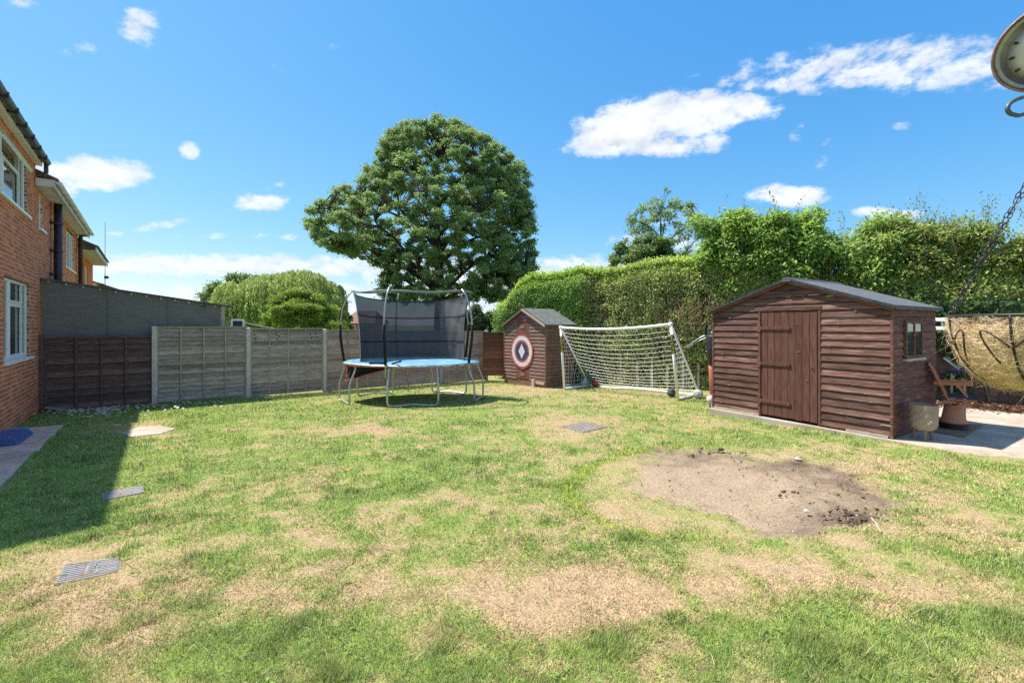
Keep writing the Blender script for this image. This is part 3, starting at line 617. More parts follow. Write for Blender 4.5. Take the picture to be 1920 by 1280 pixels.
def build_houses():
    zb = -.32
    # --- the nearest house
    h = thing('terraced_house', 'nearest red brick house at left edge with white windows and dark gutter', 'house', CORNER, ANG_H)
    W1 = (-2.88, -.90, .985, 2.38); W2 = (-3.25, -1.12, 3.66, 4.70)
    wall_backing(h, -6.0, 0.0, zb, 4.42, [W1, W2]); b = MB(); b.box(-6.0, W2[0], -.003, .25, 4.42, 4.86); b.box(W2[1], -.44, -.003, .25, 4.42, 4.86); b.box(W2[0], W2[1], -.003, .25, 4.70, 4.86); b.build('mortar_backing', 'mortar', h)
    brick_wall(h, -6.0, 0.0, zb, 4.84, [W1, W2], 290, cut=lambda x, z: x > -.46 and z > 4.36)
    e = MB(); e.box(-6.0, -5.75, .26, 7.0, zb, 4.8); e.build('gable_wall', 'brick_many', h)
    bk = MB(); bk.box(-6.0, 0, 7.0, 7.25, zb, 4.8); bk.build('rear_wall', 'brick_many', h)
    window(h, *W1[:2], W1[2], W1[3], [(0, .27, None), (.27, .78, .70), (.78, 1, None)])
    window(h, *W2[:2], W2[2], W2[3], [(0, .22, None), (.22, .80, .66), (.80, 1, None)], opened=1)
    s = MB(); s.box(-6.1, -.36, -.075, .30, 4.842, 4.858); s.build('soffit', 'white', h)
    s = MB(); s.box(-6.1, -.36, -.105, -.078, 4.835, 4.96); s.build('fascia', 'white', h)
    g = MB(); n = 8
    prof = [(0, -.165 + .062 * math.cos(a), 4.955 + .075 * math.sin(a)) for a in [math.pi + math.pi * i / n for i in range(n + 1)]]
    g.prism(prof, (-6.12, 0, 0), (-.30, 0, 0)); go = g.build('gutter', 'gutter', h)
    for x in np.arange(-5.8, -.3, .62): k = MB(); k.box(x, x + .05, -.235, -.10, 4.872, 4.965); k.build('gutter_bracket', 'gutter', go)
    r = MB(); r.hexa([(-6.1, -.16, 4.965), (-.34, -.16, 4.965), (-.34, -.16, 5.0), (-6.1, -.16, 5.0), (-6.1, 3.6, 6.75), (-.34, 3.6, 6.75), (-.34, 3.6, 6.80), (-6.1, 3.6, 6.80)]); ro = r.build('roof', 'tile', h)
    r2 = MB(); r2.hexa([(-6.1, 3.62, 6.75), (-.34, 3.62, 6.75), (-.34, 3.62, 6.80), (-6.1, 3.62, 6.80), (-6.1, 7.4, 4.9), (-.34, 7.4, 4.9), (-.34, 7.4, 4.95), (-6.1, 7.4, 4.95)]); r2.build('rear_roof', 'tile', h)
    tp = MB(); tp.tube([(-.41, -.165, 4.90), (-.41, -.165, 4.72), (-.40, -.12, 4.64), (-.38, -.06, 4.60)], .036); tp.build('downpipe', 'gutter', h, True)
    ar = MB(); ar.tube([(-2.2, .9, 5.3), (-2.2, .9, 5.95)], .014, 5); ar.tube([(-3.4, .55, 5.72), (-1.75, .35, 5.72)], .006, 5); ar.build('television_aerial', 'gutter', h)
    # --- the next house, with a lower eave
    h2 = thing('terraced_house', 'second red brick house, lower pale eaves and thick dark waste pipe', 'house', CORNER, ANG_H)
    Wa, Wb, Wc = (-.02 + .06, .50, 3.63, 4.36), (1.80, 2.22, 3.63, 4.36), (3.90, 5.50, 3.20, 4.30)
    wall_backing(h2, .012, 6.40, zb, 4.44, [Wa, Wb, Wc]); brick_wall(h2, .012, 6.40, 1.0, 4.44, [Wa, Wb, Wc])
    for w in (Wa, Wb): window(h2, *w, [(0, 1, None)])
    window(h2, *Wc, [(0, .4, None), (.4, .75, None), (.75, 1, None)])
    s = MB(); s.box(-.44, 6.5, -.26, .3, 4.446, 4.462); s.build('soffit', 'white_paint', h2)
    s = MB(); s.box(-.44, 6.5, -.29, -.262, 4.42, 4.57); s.build('fascia', 'white_paint', h2)
    s = MB(); s.box(-.47, -.442, -.29, -.02, 4.42, 4.57); s.build('box_end', 'white_paint', h2)
    g = MB(); prof = [(0, -.345 + .05 * math.cos(a), 4.55 + .055 * math.sin(a)) for a in [math.pi + math.pi * i / n for i in range(n + 1)]]; g.prism(prof, (-.44, 0, 0), (6.5, 0, 0)); g.build('gutter', 'white_paint', h2)
    r = MB(); r.hexa([(-.33, -.33, 4.60), (6.5, -.33, 4.60), (6.5, -.33, 4.64), (-.33, -.33, 4.64), (-.33, 3.6, 6.35), (6.5, 3.6, 6.35), (6.5, 3.6, 6.40), (-.33, 3.6, 6.40)]); r.build('roof', 'tile', h2)
    p = MB(); p.tube([(1.42, -.13, 1.2), (1.42, -.13, 4.43)], .075, 14); po = p.build('waste_pipe', 'pipe', h2, True)
    for z in (2.75, 3.30, 3.95): c = MB(); c.tube([(1.42, -.13, z), (1.42, -.13, z + .06)], .088, 14); c.box(1.25, 1.42, -.10, .0, z, z + .05); c.build('pipe_collar', 'pipe', po)
    p = MB(); p.tube([(6.15, -.10, 1.2), (6.15, -.10, 4.40), (6.15, -.3, 4.5)], .055, 10); p.build('downpipe', 'pipe', h2, True)
    # --- the third house
    h3 = thing('terraced_house', 'third, farther brick house with pale eaves and two narrow windows', 'house', CORNER, ANG_H)
    W3 = [(7.2, 8.3, 2.75, 3.75), (8.6, 9.6, 2.75, 3.75)]
    wall_backing(h3, 6.42, 11.4, zb, 4.02, W3, name='wall', m='brick_many')
    for w in W3: window(h3, *w, [(0, .5, None), (.5, 1, None)])
    s = MB(); s.box(6.52, 11.5, -.42, .3, 4.02, 4.036); s.build('soffit', 'white_paint', h3)
    s = MB(); s.box(6.52, 11.5, -.45, -.422, 3.99, 4.14); s.build('fascia', 'white_paint', h3)
    r = MB(); r.hexa([(6.52, -.5, 4.15), (11.5, -.5, 4.15), (11.5, -.5, 4.19), (6.52, -.5, 4.19), (6.52, 3.6, 5.95), (11.5, 3.6, 5.95), (11.5, 3.6, 6.0), (6.52, 3.6, 6.0)]); r.build('roof', 'tile', h3)
    # --- the lowest one far behind
    h4 = thing('terraced_house', 'farthest low house of the row, brown tiled roof and cream wall', 'house', CORNER, ANG_H)
    w = MB(); w.box(11.6, 19, -.1, 6, zb, 3.35); w.build('wall', 'render_wall', h4)
    r = MB(); r.hexa([(11.55, -.9, 3.0), (19.2, -.9, 3.0), (19.2, -.9, 3.05), (11.55, -.9, 3.05), (11.55, 3.4, 4.6), (19.2, 3.4, 4.6), (19.2, 3.4, 4.66), (11.55, 3.4, 4.66)]); r.build('roof', 'tile', h4)
    # radio aerial
    a = thing('radio_aerial', 'tall thin aerial mast rising behind the lean-to roof', 'aerial', ul(197, -.6, 20.5))
    m_ = MB(); m_.tube([(0, 0, 0), (0, 0, 6.9)], [.024, .010], 6); m_.build('mast', 'galv', a)
    m_ = MB(); m_.box(-.02, .14, -.03, .03, 4.3, 4.42); m_.bar((-.03, 0, 4.05), (-.4, 0, 4.12), .02); m_.build('mast_clamp', 'gutter', a)
    m_ = MB(); m_.tube([(-.03, 0, 6.3), (.32, .1, 6.32)], .008, 5); m_.build('cross_element', 'galv', a)
build_houses()

def build_patio():
    root = thing('patio', None, None); tag(root, kind='structure')
    p0, p1 = PATIO_EDGE; n_ = Vector((.7766, .63, 0))
    edge = (p0 - CORNER).dot(n_); s1 = (p0 - CORNER).dot(DH)
    s = s1; k = 0; r = random.Random(3)
    while s > -9.5:
        ln = r.choice([.45, .60, .60, .75]); wsum = 0.0
        while wsum < edge - .03:
            w = min(r.choice([.6, .75, .9]), edge - .02 - wsum)
            if edge - .02 - wsum - w < .15: w = edge - .02 - wsum
            b = MB(); g_ = .016; j = lambda: r.uniform(-.006, .006)
            q = []
            for (ds, dw) in ((-ln + g_, wsum + g_), (-g_, wsum + g_), (-g_, wsum + w - g_), (-ln + g_, wsum + w - g_)):
                P = CORNER + DH * (s + ds) + n_ * (dw + (r.uniform(-.02, .015) if dw > edge - .1 else 0)); q.append(P)
            t = r.uniform(-.006, .006)
            b.hexa([(P.x, P.y, zg(P.x, P.y) - .05) for P in q] + [(P.x, P.y, zg(P.x, P.y) + .022 + t + j()) for P in q])
            b.build('paving_slab', 'paving', root, bevel=.007); wsum += w
        s -= ln; k += 1
    bed = MB(); q = [CORNER + DH * s1 + n_ * .0, CORNER + DH * s1 + n_ * edge, CORNER + DH * -9.4 + n_ * edge, CORNER + DH * -9.4]
    bed.add([(P.x, P.y, zg(P.x, P.y) - .006) for P in q], [(3, 2, 1, 0)]); bed.build('sand_bed', 'soil_dark', root)
build_patio()

# ------------------------------------------------------------------ back fence
FN = Vector((.7766, .63, 0))
def lap_board(x0, x1, z0, z1, t=.014, lean=.034, sag=0.0):
    b = MB(); xm = (x0 + x1) / 2; w = lambda: random.uniform(-.006, .006); ws = [w() for _ in range(3)]
    v = []
    for x, d in ((x0, ws[0]), (xm, ws[1] - sag), (x1, ws[2])):
        v += [(x, -lean - t, z0 + d), (x, -t + .002, z1), (x, 0.0, z1), (x, -lean, z0 + d)]
    f = [(0, 3, 2, 1), (8, 9, 10, 11)]
    for i in (0, 4): f += [(i, i + 1, i + 5, i + 4), (i + 1, i + 2, i + 6, i + 5), (i + 2, i + 3, i + 7, i + 6), (i + 3, i, i + 4, i + 7)]
    b.add(v, f); return b
def fence_panel(root, loc, w, H_, n, m, mb='batten', bats=(.25, .5, .75), halves=1, label=None):
    """one lap panel: the rail frame is the part, its boards and battens are its pieces"""
    H = H_ / halves; fr = MB()
    for k in range(halves):
        zz = k * H; fr.box(0, w, -.068, .012, zz + H - .030, zz + H - (.001 if k < halves - 1 else 0)); fr.box(.003, w - .003, -.062, .010, zz, zz + .032)
    for fx in (0, 1): fr.box(fx * w - (.0 if fx == 0 else .03), fx * w + (.03 if fx == 0 else 0), -.058, .008, .033, H_ - .031)
    p = fr.build('panel', mb, root); p.location = loc
    if label: p['label'] = label
    for k in range(halves):
        zz = k * H; step = (H - .045) / n
        for i in range(n): lap_board(.02, w - .02, zz + .025 + i * step - .008, zz + .025 + (i + 1) * step + .006).build('board', m, p)
        for fx in bats: b = MB(); b.box(fx * w - .018, fx * w + .018, -.066, -.038, zz + .033, zz + H - .031); b.build('batten', mb, p)
    return p
def build_fence():
    P0, PITCH = 1.90, 1.93
    tops = [1.55, 1.495, 1.445, 1.405, 1.36]
    root = thing('back_fence', 'long weathered lap-panel fence with pale posts across the back of the lawn', 'fence', CORNER, ANG_F)
    labs = ['weathered grey two-tier panel', 'weathered grey two-tier panel with knot holes', 'pinkish brown panel', 'pinkish brown panel', 'pinkish brown panel']
    for i in range(5):
        w = PITCH - .10; loc = (P0 + i * PITCH + .05, 0, tops[i] - 1.80)
        if i < 2: p = fence_panel(root, loc, w, 1.80, 8, 'fence_grey', halves=2, label=labs[i])
        else: p = fence_panel(root, loc, w, 1.80, 13, 'fence_pink', bats=(.34, .67), label=labs[i])
        if i == 1:
            for (x, z) in ((.10, 1.62), (.12, 1.52), (.13, 1.44), (.62, 1.63), (.66, 1.58), (.70, 1.58), (.64, 1.50), (1.50, 1.62), (1.52, 1.52), (1.64, 1.64), (1.68, 1.55)):
                h = MB(); h.lathe([(.016, 0), (.012, .006)], 8); h.v = [(x + q[0], -.0445 - q[2], z + q[1] * 1.3) for q in h.v]; h.build('knot_hole', 'inner', p)
    for i in range(6):
        x = P0 + i * PITCH; P = CORNER + FN * x; zt = tops[min(i, 4)] + (.005 if i else 0); z0 = zg(P.x, P.y) - .08; b = MB()
        h = zt - z0; b.box(-.048, .048, -.085, .03, 0, h); b.add([(-.048, -.085, h), (.048, -.085, h), (.048, .03, h), (-.048, .03, h), (0, -.03, h + .018)], [(0, 1, 4), (1, 2, 4), (2, 3, 4), (3, 0, 4)]); o = b.build('post', 'post', root, bevel=.006); o.location = (x, 0, z0)
    d = thing('dark_fence', 'low dark brown broken fence beneath the green shade cloth', 'fence', CORNER, ANG_F)
    p = fence_panel(d, (.10, 0, -.24), 1.765, 1.57, 11, 'fence_dark', 'fence_dark', bats=(.27, .5, .735))
    b = MB(); b.bar((.12, -.13, -.14), (.50, -.16, -.24), .07, .02); b.build('fallen_slat', 'batten', d)
    b = MB(); b.box(.01, .09, -.06, .03, -.28, 1.38); b.build('end_post', 'fence_dark', d)
    q = at(905, 704, 15.7); r = thing('leaning_fence', 'rusty brown fence panel leaning between back fence and small shed', 'fence', q)
    fence_panel(r, (0, 0, 0), 1.3, 1.52, 10, 'fence_rust', 'fence_rust', bats=())
    r.rotation_euler = (math.radians(-3), 0, math.radians(8))
build_fence()

def build_lean_to():
    r = thing('lean_to', "neighbour's lean-to with dark green shade cloth above the brown fence panel", 'lean-to', CORNER + DH * .14, ANG_F)
    n, k = 40, 14; V, Q = [], []
    zt = lambda x: 2.57 - .150 * x
    for i in range(n + 1):
        x = .02 + 3.20 * i / n
        for j in range(k + 1):
            f = j / k; z = 1.05 + (zt(x) - 1.05) * f
            y = .02 * math.sin(x * 2.1 + f * 3) * (1 - f) + .012 * math.sin(x * 6 - f * 5) * (1 - f) + .018 * max(0, x - 2.2) * math.sin((x + f) * 9)
            V.append((x, y, z))
    for i in range(n):
        for j in range(k): a = i * (k + 1) + j; Q.append((a, a + k + 1, a + k + 2, a + 1))
    np_mesh('shade_cloth', np.array(V), np.array(Q), None, 'screen', r, True)
    b = MB(); b.hexa([(-.05, -.06, zt(0) + .005), (3.52, -.06, zt(3.52) + .005), (3.52, 3.0, zt(3.52) + .005), (-.05, 3.0, zt(0) + .005), (-.05, -.06, zt(0) + .03), (3.52, -.06, zt(3.52) + .03), (3.52, 3.0, zt(3.52) + .03), (-.05, 3.0, zt(0) + .03)]); b.build('roof_sheet', 'felt', r)
    b = MB(); b.hexa([(.0, -.03, zt(0) - .10), (3.36, -.03, zt(3.36) - .10), (3.36, .02, zt(3.36) - .10), (0, .02, zt(0) - .10), (0, -.03, zt(0)), (3.36, -.03, zt(3.36)), (3.36, .02, zt(3.36)), (0, .02, zt(0))]); b.v = [(p[0], p[1] + .06, p[2]) for p in b.v]; b.build('rafter', 'batten', r)
    b = MB(); b.box(3.24, 3.33, -.03, .06, .2, zt(3.3)); b.build('post', 'batten', r)
    for x in (1.08, 2.16): b = MB(); b.box(x, x + .012, -.045, -.036, 1.06, zt(x) - .01); b.build('cloth_seam', 'screen', r)
    for i in range(12): x = .12 + i * .27; b = MB(); b.box(x, x + .03, -.05, -.03, zt(x) - .06, zt(x) - .03); b.build('cloth_clip', 'galv', r)
    b = MB(); b.bar((2.86, -.07, zt(2.86) - .01), (2.9, -.07, zt(2.9) - .11), .05); b.build('roof_clip', 'gutter', r)
    o = thing('casement_window', 'small white open casement window beyond the lean-to post', 'window', CORNER + DH * .9 + FN * 3.55 + Vector((0, 0, 1.2)), ANG_F + .3)
    f = MB(); f.box(0, .36, 0, .05, 0, .05); f.box(0, .36, 0, .05, .50, .55); f.box(0, .05, .001, .05, .05, .5); f.box(.31, .36, .001, .05, .05, .5); f.build('frame', 'white', o)
    f = MB(); f.box(.05, .31, .02, .03, .05, .5); f.build('pane', 'glass', o)
    l = MB(); a, b_ = at(440, 600, 12.6), at(640, 617, 17.5); pts = [a.lerp(b_, t) - Vector((0, 0, .18 * 4 * t * (1 - t))) for t in np.linspace(0, 1, 14)]; l.tube(pts, .008, 5)
    tag(l.build('washing_line', 'white'), 'thin pale washing line running from casement window over the fence', 'washing line')
build_lean_to()

# ------------------------------------------------------------------ sheds
def siding(x0, x1, z0, z1, lean=.017, t=.010, axis='x', at_=0.0, sgn=-1, wav=.003, cut=(0, 0)):
    """a lapped board; axis x: on a front wall at y=at_, facing -y; axis y: on a side wall at x=at_"""
    b = MB(); v = []
    for i, x in enumerate(np.linspace(x0, x1, 5)):
        d = random.uniform(-wav, wav); e = random.uniform(-wav, wav) * .5
        f_ = i / 4; xt = (x0 + cut[0]) * (1 - f_) + (x1 - cut[1]) * f_
        for (o, z, xx) in ((lean + t + abs(e), z0 + d, x), (t, z1, xt), (0, z1, xt), (0, z0 + d, x)):
            v.append((xx, at_ + sgn * o, z) if axis == 'x' else (at_ + sgn * o, xx, z))
    f = [(0, 3, 2, 1), (16, 17, 18, 19)]
    for i in range(0, 16, 4): f += [(i, i + 1, i + 5, i + 4), (i + 1, i + 2, i + 6, i + 5), (i + 2, i + 3, i + 7, i + 6), (i + 3, i, i + 4, i + 7)]
    b.add(v, f); return b
def shed(root, W, D, eave, ridge, bh, mf, ms, md, door, mroof, over=.10, roof_t=.016, side_over=.08, left=True, z0=.0, trim=None):
    mid = W / 2; slope = (ridge - eave) / mid
    zr = lambda x: eave + slope * (mid - abs(x - mid))
    b = MB(); v = [(.025, .02, 0), (W - .025, .02, 0), (W - .025, .02, eave - .012), (mid, .02, ridge - .02), (.025, .02, eave - .012)]
    b.prism([Vector(p) for p in v], (0, 0, 0), (0, D - .04, 0)); b.build('gap_shade_core', 'inner', root)  # near-black core whose colour gives the shadow lines between the boards
    # front boards
    n = int(math.ceil((ridge - z0) / bh)); x0d, x1d, zd = door
    for i in range(n):
        za, zb_ = z0 + i * bh, z0 + (i + 1) * bh + .008
        def ext(z):
            if z <= eave: return 0.0, W
            q = (z - eave) / slope; return q, W - q
        zt_ = min(zb_, ridge - .005); a, c = ext(za); a2, c2 = ext(zt_)
        if c - a < .05: continue
        spans = [(a, x0d, a2 - a, 0), (x1d, c, 0, c - c2)] if za < zd - .02 else [(a, c, a2 - a, c - c2)]
        for (p, q, k0, k1) in spans: siding(p + .004, q - .004, za, zt_ - .015, cut=(k0, k1), lean=.018).build('board', mf, root)
    # side boards
    m = int(math.ceil((eave - z0) / bh))
    for i in range(m):
        za, zb_ = z0 + i * bh, min(z0 + (i + 1) * bh + .008, eave + .01)
        siding(.004, D - .004, za, zb_ - .015, axis='y', at_=W, sgn=1, lean=.018).build('side_board', ms, root)
        if left: siding(.004, D - .004, za - .006, zb_, axis='y', at_=0, sgn=-1).build('side_board', ms, root)
    bkp = MB(); bkp.prism([(0, 0, z0), (W, 0, z0), (W, 0, eave), (mid, 0, ridge - .01), (0, 0, eave)], (0, D - .018, 0), (0, D, 0)); bkp.build('rear_wall', ms, root)
    for (x, y) in ((W, 0), (0, 0)):
        c = MB(); s = 1 if x else -1; c.box(min(x, x + s * .030), max(x, x + s * .030), -.030, .03, z0 - .01, eave - .005); c.build('corner_post', ms, root)
    # roof
    ends = []
    for s in (-1, 1):
        xe = mid + s * (mid + side_over); ze = eave - slope * side_over; r = MB()
        k = 8; v = []; t = roof_t
        for i in range(k + 1):
            f = i / k; x = mid + (xe - mid) * f; z = ridge + .012 + (ze - ridge) * f
            for y in (-over, D + over): w = random.uniform(-.004, .004) if 0 < i else 0; v += [(x, y, z + w), (x, y, z + w + t)]
        fs = []
        for i in range(k):
            a = i * 4; c = a + 4; fs += [(a + 1, a + 3, c + 3, c + 1), (a, c, c + 2, a + 2), (a, a + 1, c + 1, c), (a + 2, c + 2, c + 3, a + 3)]
        fs += [(0, 2, 3, 1), (4 * k, 4 * k + 1, 4 * k + 3, 4 * k + 2)]
        r.add(v, fs); ro = r.build('roof_slope', mroof, root)
        # felt turned down over the edges
        h = .022 if trim is None else .012; e = MB(); e.hexa([(mid, -over - .012, ridge + .012 - h), (xe, -over - .012, ze - h), (xe, -over - .001, ze - h), (mid, -over - .001, ridge + .012 - h), (mid, -over - .012, ridge + .036), (xe, -over - .012, ze + .024), (xe, -over - .001, ze + .024), (mid, -over - .001, ridge + .036)]); e.build('felt_edge', 'felt_dark', ro)
        e = MB(); e.box(min(xe, xe + s * .012), max(xe, xe + s * .012), -over, D + over, ze - .028, ze + .018); e.build('felt_edge', mroof, ro)
        # barge board
        g = MB(); yb = -over + .0 if trim else -.045; g.hexa([(mid, yb - .035, ridge - .055), (xe - s * .03, yb - .035, ze - .055), (xe - s * .03, yb - .015, ze - .055), (mid, yb - .015, ridge - .055), (mid, yb - .035, ridge + .004), (xe - s * .03, yb - .035, ze + .004), (xe - s * .03, yb - .015, ze + .004), (mid, yb - .015, ridge + .004)]); g.build('barge_board', trim or ms, root)
    # door
    nb = max(4, int(round((x1d - x0d) / .115)));  w = (x1d - x0d - .02) / nb
    dm = MB(); dm.box(x0d + .005, x1d - .005, -.004, .015, z0 + .02, zd - .005); do = dm.build('door', md, root)
    for i in range(nb):
        p = MB(); xa = x0d + .01 + i * w; p.box(xa + .0025, xa + w - .0025, -.020 - random.uniform(0, .004), -.005, z0 + .015 + random.uniform(0, .012), zd - .008); p.build('door_board', md, do, bevel=.003)
    return do, zr

def build_big_shed():
    root = thing('garden_shed', 'large dark red-brown timber shed with ledged door and grey felt roof', 'shed', (SH_L.x, SH_L.y, SLAB_POLY_Z), math.atan2(SH_X.y, SH_X.x))
    eave, ridge = 1.93, 2.41
    do, zr = shed(root, SH_W, SH_D, eave, ridge, .1165, 'shed', 'shed_side', 'shed_door', (SH_W - 1.87, SH_W - .945, 1.885), 'felt', over=.09, z0=.025)
    x0, x1 = SH_W - 1.87, SH_W - .945
    for z in (1.56, .93, .26): b = MB(); b.box(x0 - .005, x0 + .50, -.042, -.025, z, z + .06); b.build('ledge', 'shed_door', do, bevel=.003)
    b = MB(); b.box(x0 - .12, x1 + .06, -.034, -.012, 1.89, 1.955); b.build('lintel', 'shed', root, bevel=.003)
    for x in (x0 - .045, x1 + .004): b = MB(); b.box(x, x + .04, -.030, -.010, .02, 1.885); b.build('door_jamb', 'shed_door', root, bevel=.003)
    for z in (1.58, .95, .28): b = MB(); b.box(x0 - .06, x0 - .0, -.040, -.032, z - .06, z + .12); b.build('hinge', 'shed_side', do)
    b = MB(); b.lathe([(.012, 0), (.012, .01)], 10); b.m = Matrix.Identity(4); b.v = [(x1 - .075 + p[0], -.027 - p[2], .93 + p[1]) for p in b.v]; b.build('keyhole', 'inner', do)
    # ridge cap bunched up at the gable
    b = MB(); b.hexa([(SH_W / 2 - .09, -.125, ridge - .03), (SH_W / 2 + .09, -.125, ridge - .03), (SH_W / 2 + .09, SH_D + .1, ridge - .03), (SH_W / 2 - .09, SH_D + .1, ridge - .03), (SH_W / 2 - .015, -.13, ridge + .052), (SH_W / 2 + .015, -.13, ridge + .052), (SH_W / 2 + .015, SH_D + .1, ridge + .052), (SH_W / 2 - .015, SH_D + .1, ridge + .052)]); b.build('ridge_cap', 'felt', root)
    # side window
    f = MB(); X = SH_W + .022; y0, y1, za, zb = .42, 1.10, 1.14, 1.71
    for (a, b_, c, d) in ((y0, y1, za, za + .045), (y0, y1, zb - .035, zb), (y0, y0 + .04, za + .045, zb - .035), (y1 - .04, y1, za + .045, zb - .035), ((y0 + y1) / 2 - .02, (y0 + y1) / 2 + .02, za + .046, zb - .036)): f.box(X, X + .03, a, b_, c, d)
    fo = f.build('window', 'shed_side', root)
    for (a, b_) in ((y0 + .04, (y0 + y1) / 2 - .02), ((y0 + y1) / 2 + .02, y1 - .04)):
        g = MB(); g.box(X + .004, X + .010, a, b_, za + .045, zb - .035); g.build('pane', 'glass', fo)
        g = MB(); g.box(X + .011, X + .014, a + .01, b_ - .01, zb - .165, zb - .045); g.build('pale_band', 'render_wall', fo)  # pale band across the upper part of each pane
    f = MB(); f.box(X, X + .055, y0 - .05, y1 + .05, za - .035, za); f.build('window_sill', 'raw_wood', root)
    # bare wood along the bottom board
    b = MB(); b.box(.02, SH_W - 1.90, -.036, -.028, .004, .045); b.build('bleached_edge', 'raw_wood', root); b = MB(); b.box(SH_W - .55, SH_W - .02, -.036, -.028, .004, .042); b.build('bleached_edge', 'raw_wood', root)
    for (x, z, l) in ((1.72, 2.13, .15), (1.98, 2.10, .10), (SH_W - .11, .18, .12), (SH_W - .05, 1.02, .06), (2.36, 1.86, .03)) + tuple((random.uniform(.05, SH_W - .1), .025 + .1165 * random.randint(1, 15) + .003, random.uniform(.015, .06)) for _ in range(16)): b = MB(); b.box(x, x + l, -.0345, -.028, z, z + (.014 if l > .08 else .006)); b.build('bare_patch', 'raw_wood', root)
build_big_shed()

def build_concrete():
    q = lambda a, b: SH_L + SH_X * a + SH_Y * b
    b = MB(); pts = [q(-.08, -.07), q(SH_W + .05, -.05), q(6.5, -.14), q(6.5, 4.3), q(1.9, 4.3), q(-.08, 2.2)]
    z1 = SLAB_POLY_Z; b.add([(p.x, p.y, z1 - .30) for p in pts] + [(p.x, p.y, z1) for p in pts], [(6, 7, 8, 9, 10, 11)] + [(i, (i + 1) % 6, 6 + (i + 1) % 6, 6 + i) for i in range(6)])
    tag(b.build('concrete_slab', 'concrete', bevel=.02), kind='structure')
build_concrete()

def build_small_shed():
    R = gp(1023, 727); X = -DH; Y = FN; W, D = 2.05, 1.25
    L = R - X * W
    root = thing('garden_shed', 'small faded brown shed with pitched felt roof and painted roundel', 'shed', (L.x, L.y, R.z + .06), math.atan2(X.y, X.x))
    eave, ridge = 1.93, 2.42
    do, zr = shed(root, W, D, eave, ridge, .112, 'shed2', 'shed2_side', 'shed2_door', (.66, 1.30, 2.02), 'felt_green', over=.07, side_over=.10, trim='shed2', z0=.10)
    g = MB(); mid = W / 2; s = 1; g.hexa([(mid, -.135, ridge - .05), (W + .09, -.135, eave - .10), (W + .09, -.115, eave - .10), (mid, -.115, ridge - .05), (mid, -.135, ridge + .02), (W + .09, -.135, eave - .03), (W + .09, -.115, eave - .03), (mid, -.115, ridge + .02)]); g.build('pale_barge_board', 'raw_wood', root)
    b = MB(); b.box(.60, 1.36, -.04, -.012, 2.025, 2.075); b.build('lintel', 'shed2_door', root)
    for z in (1.78, .22): b = MB(); b.box(.86, 1.06, -.034, -.026, z, z + .10); b.build('door_plate', 'board', do)
    b = MB(); b.box(1.22, 1.30, -.045, -.026, .95, 1.0); b.bar((1.26, -.06, .97), (1.26, -.04, .97), .03); b.build('latch', 'black', do)
    # painted roundel, a thin skin of paint: red, white, red, navy, with a plain white lozenge
    cx, cz = .95, 1.03
    def ring(r0, r1, y, m, wob=0.0):
        n = 64; v = []
        for i in range(n):
            a = 2 * math.pi * i / n
            for r in (r0, r1 + (random.uniform(-wob, wob) if wob else 0)): v.append((cx + r * math.cos(a), y, cz + r * math.sin(a)))
        p = MB(); p.add(v, [(2 * i, 2 * i + 1, (2 * i + 3) % (2 * n), (2 * i + 2) % (2 * n)) for i in range(n)]); return p.build('paint_ring', m, root)
    ring(.50, .575, -.0425, 'paint_red', .03); ring(.37, .505, -.0435, 'paint_white', .006); ring(.295, .375, -.0430, 'paint_red'); ring(0.0001, .30, -.0440, 'paint_blue')
    p = MB(); p.add([(cx, -.0448, cz + .25), (cx - .16, -.0448, cz), (cx, -.0448, cz - .25), (cx + .16, -.0448, cz)], [(0, 1, 2, 3)]); p.build('paint_lozenge', 'paint_white', root)
    b = MB(); b.box(-.02, W + .02, -.01, D, -.12, .09); b.build('plinth', 'shed2_side', root)
    b = MB(); b.box(1.48, 1.60, -.09, .0, -.12, .16); b.box(1.61, W - .02, -.05, -.02, .03, .10); b.build('pale_block', 'raw_wood', root)
build_small_shed()

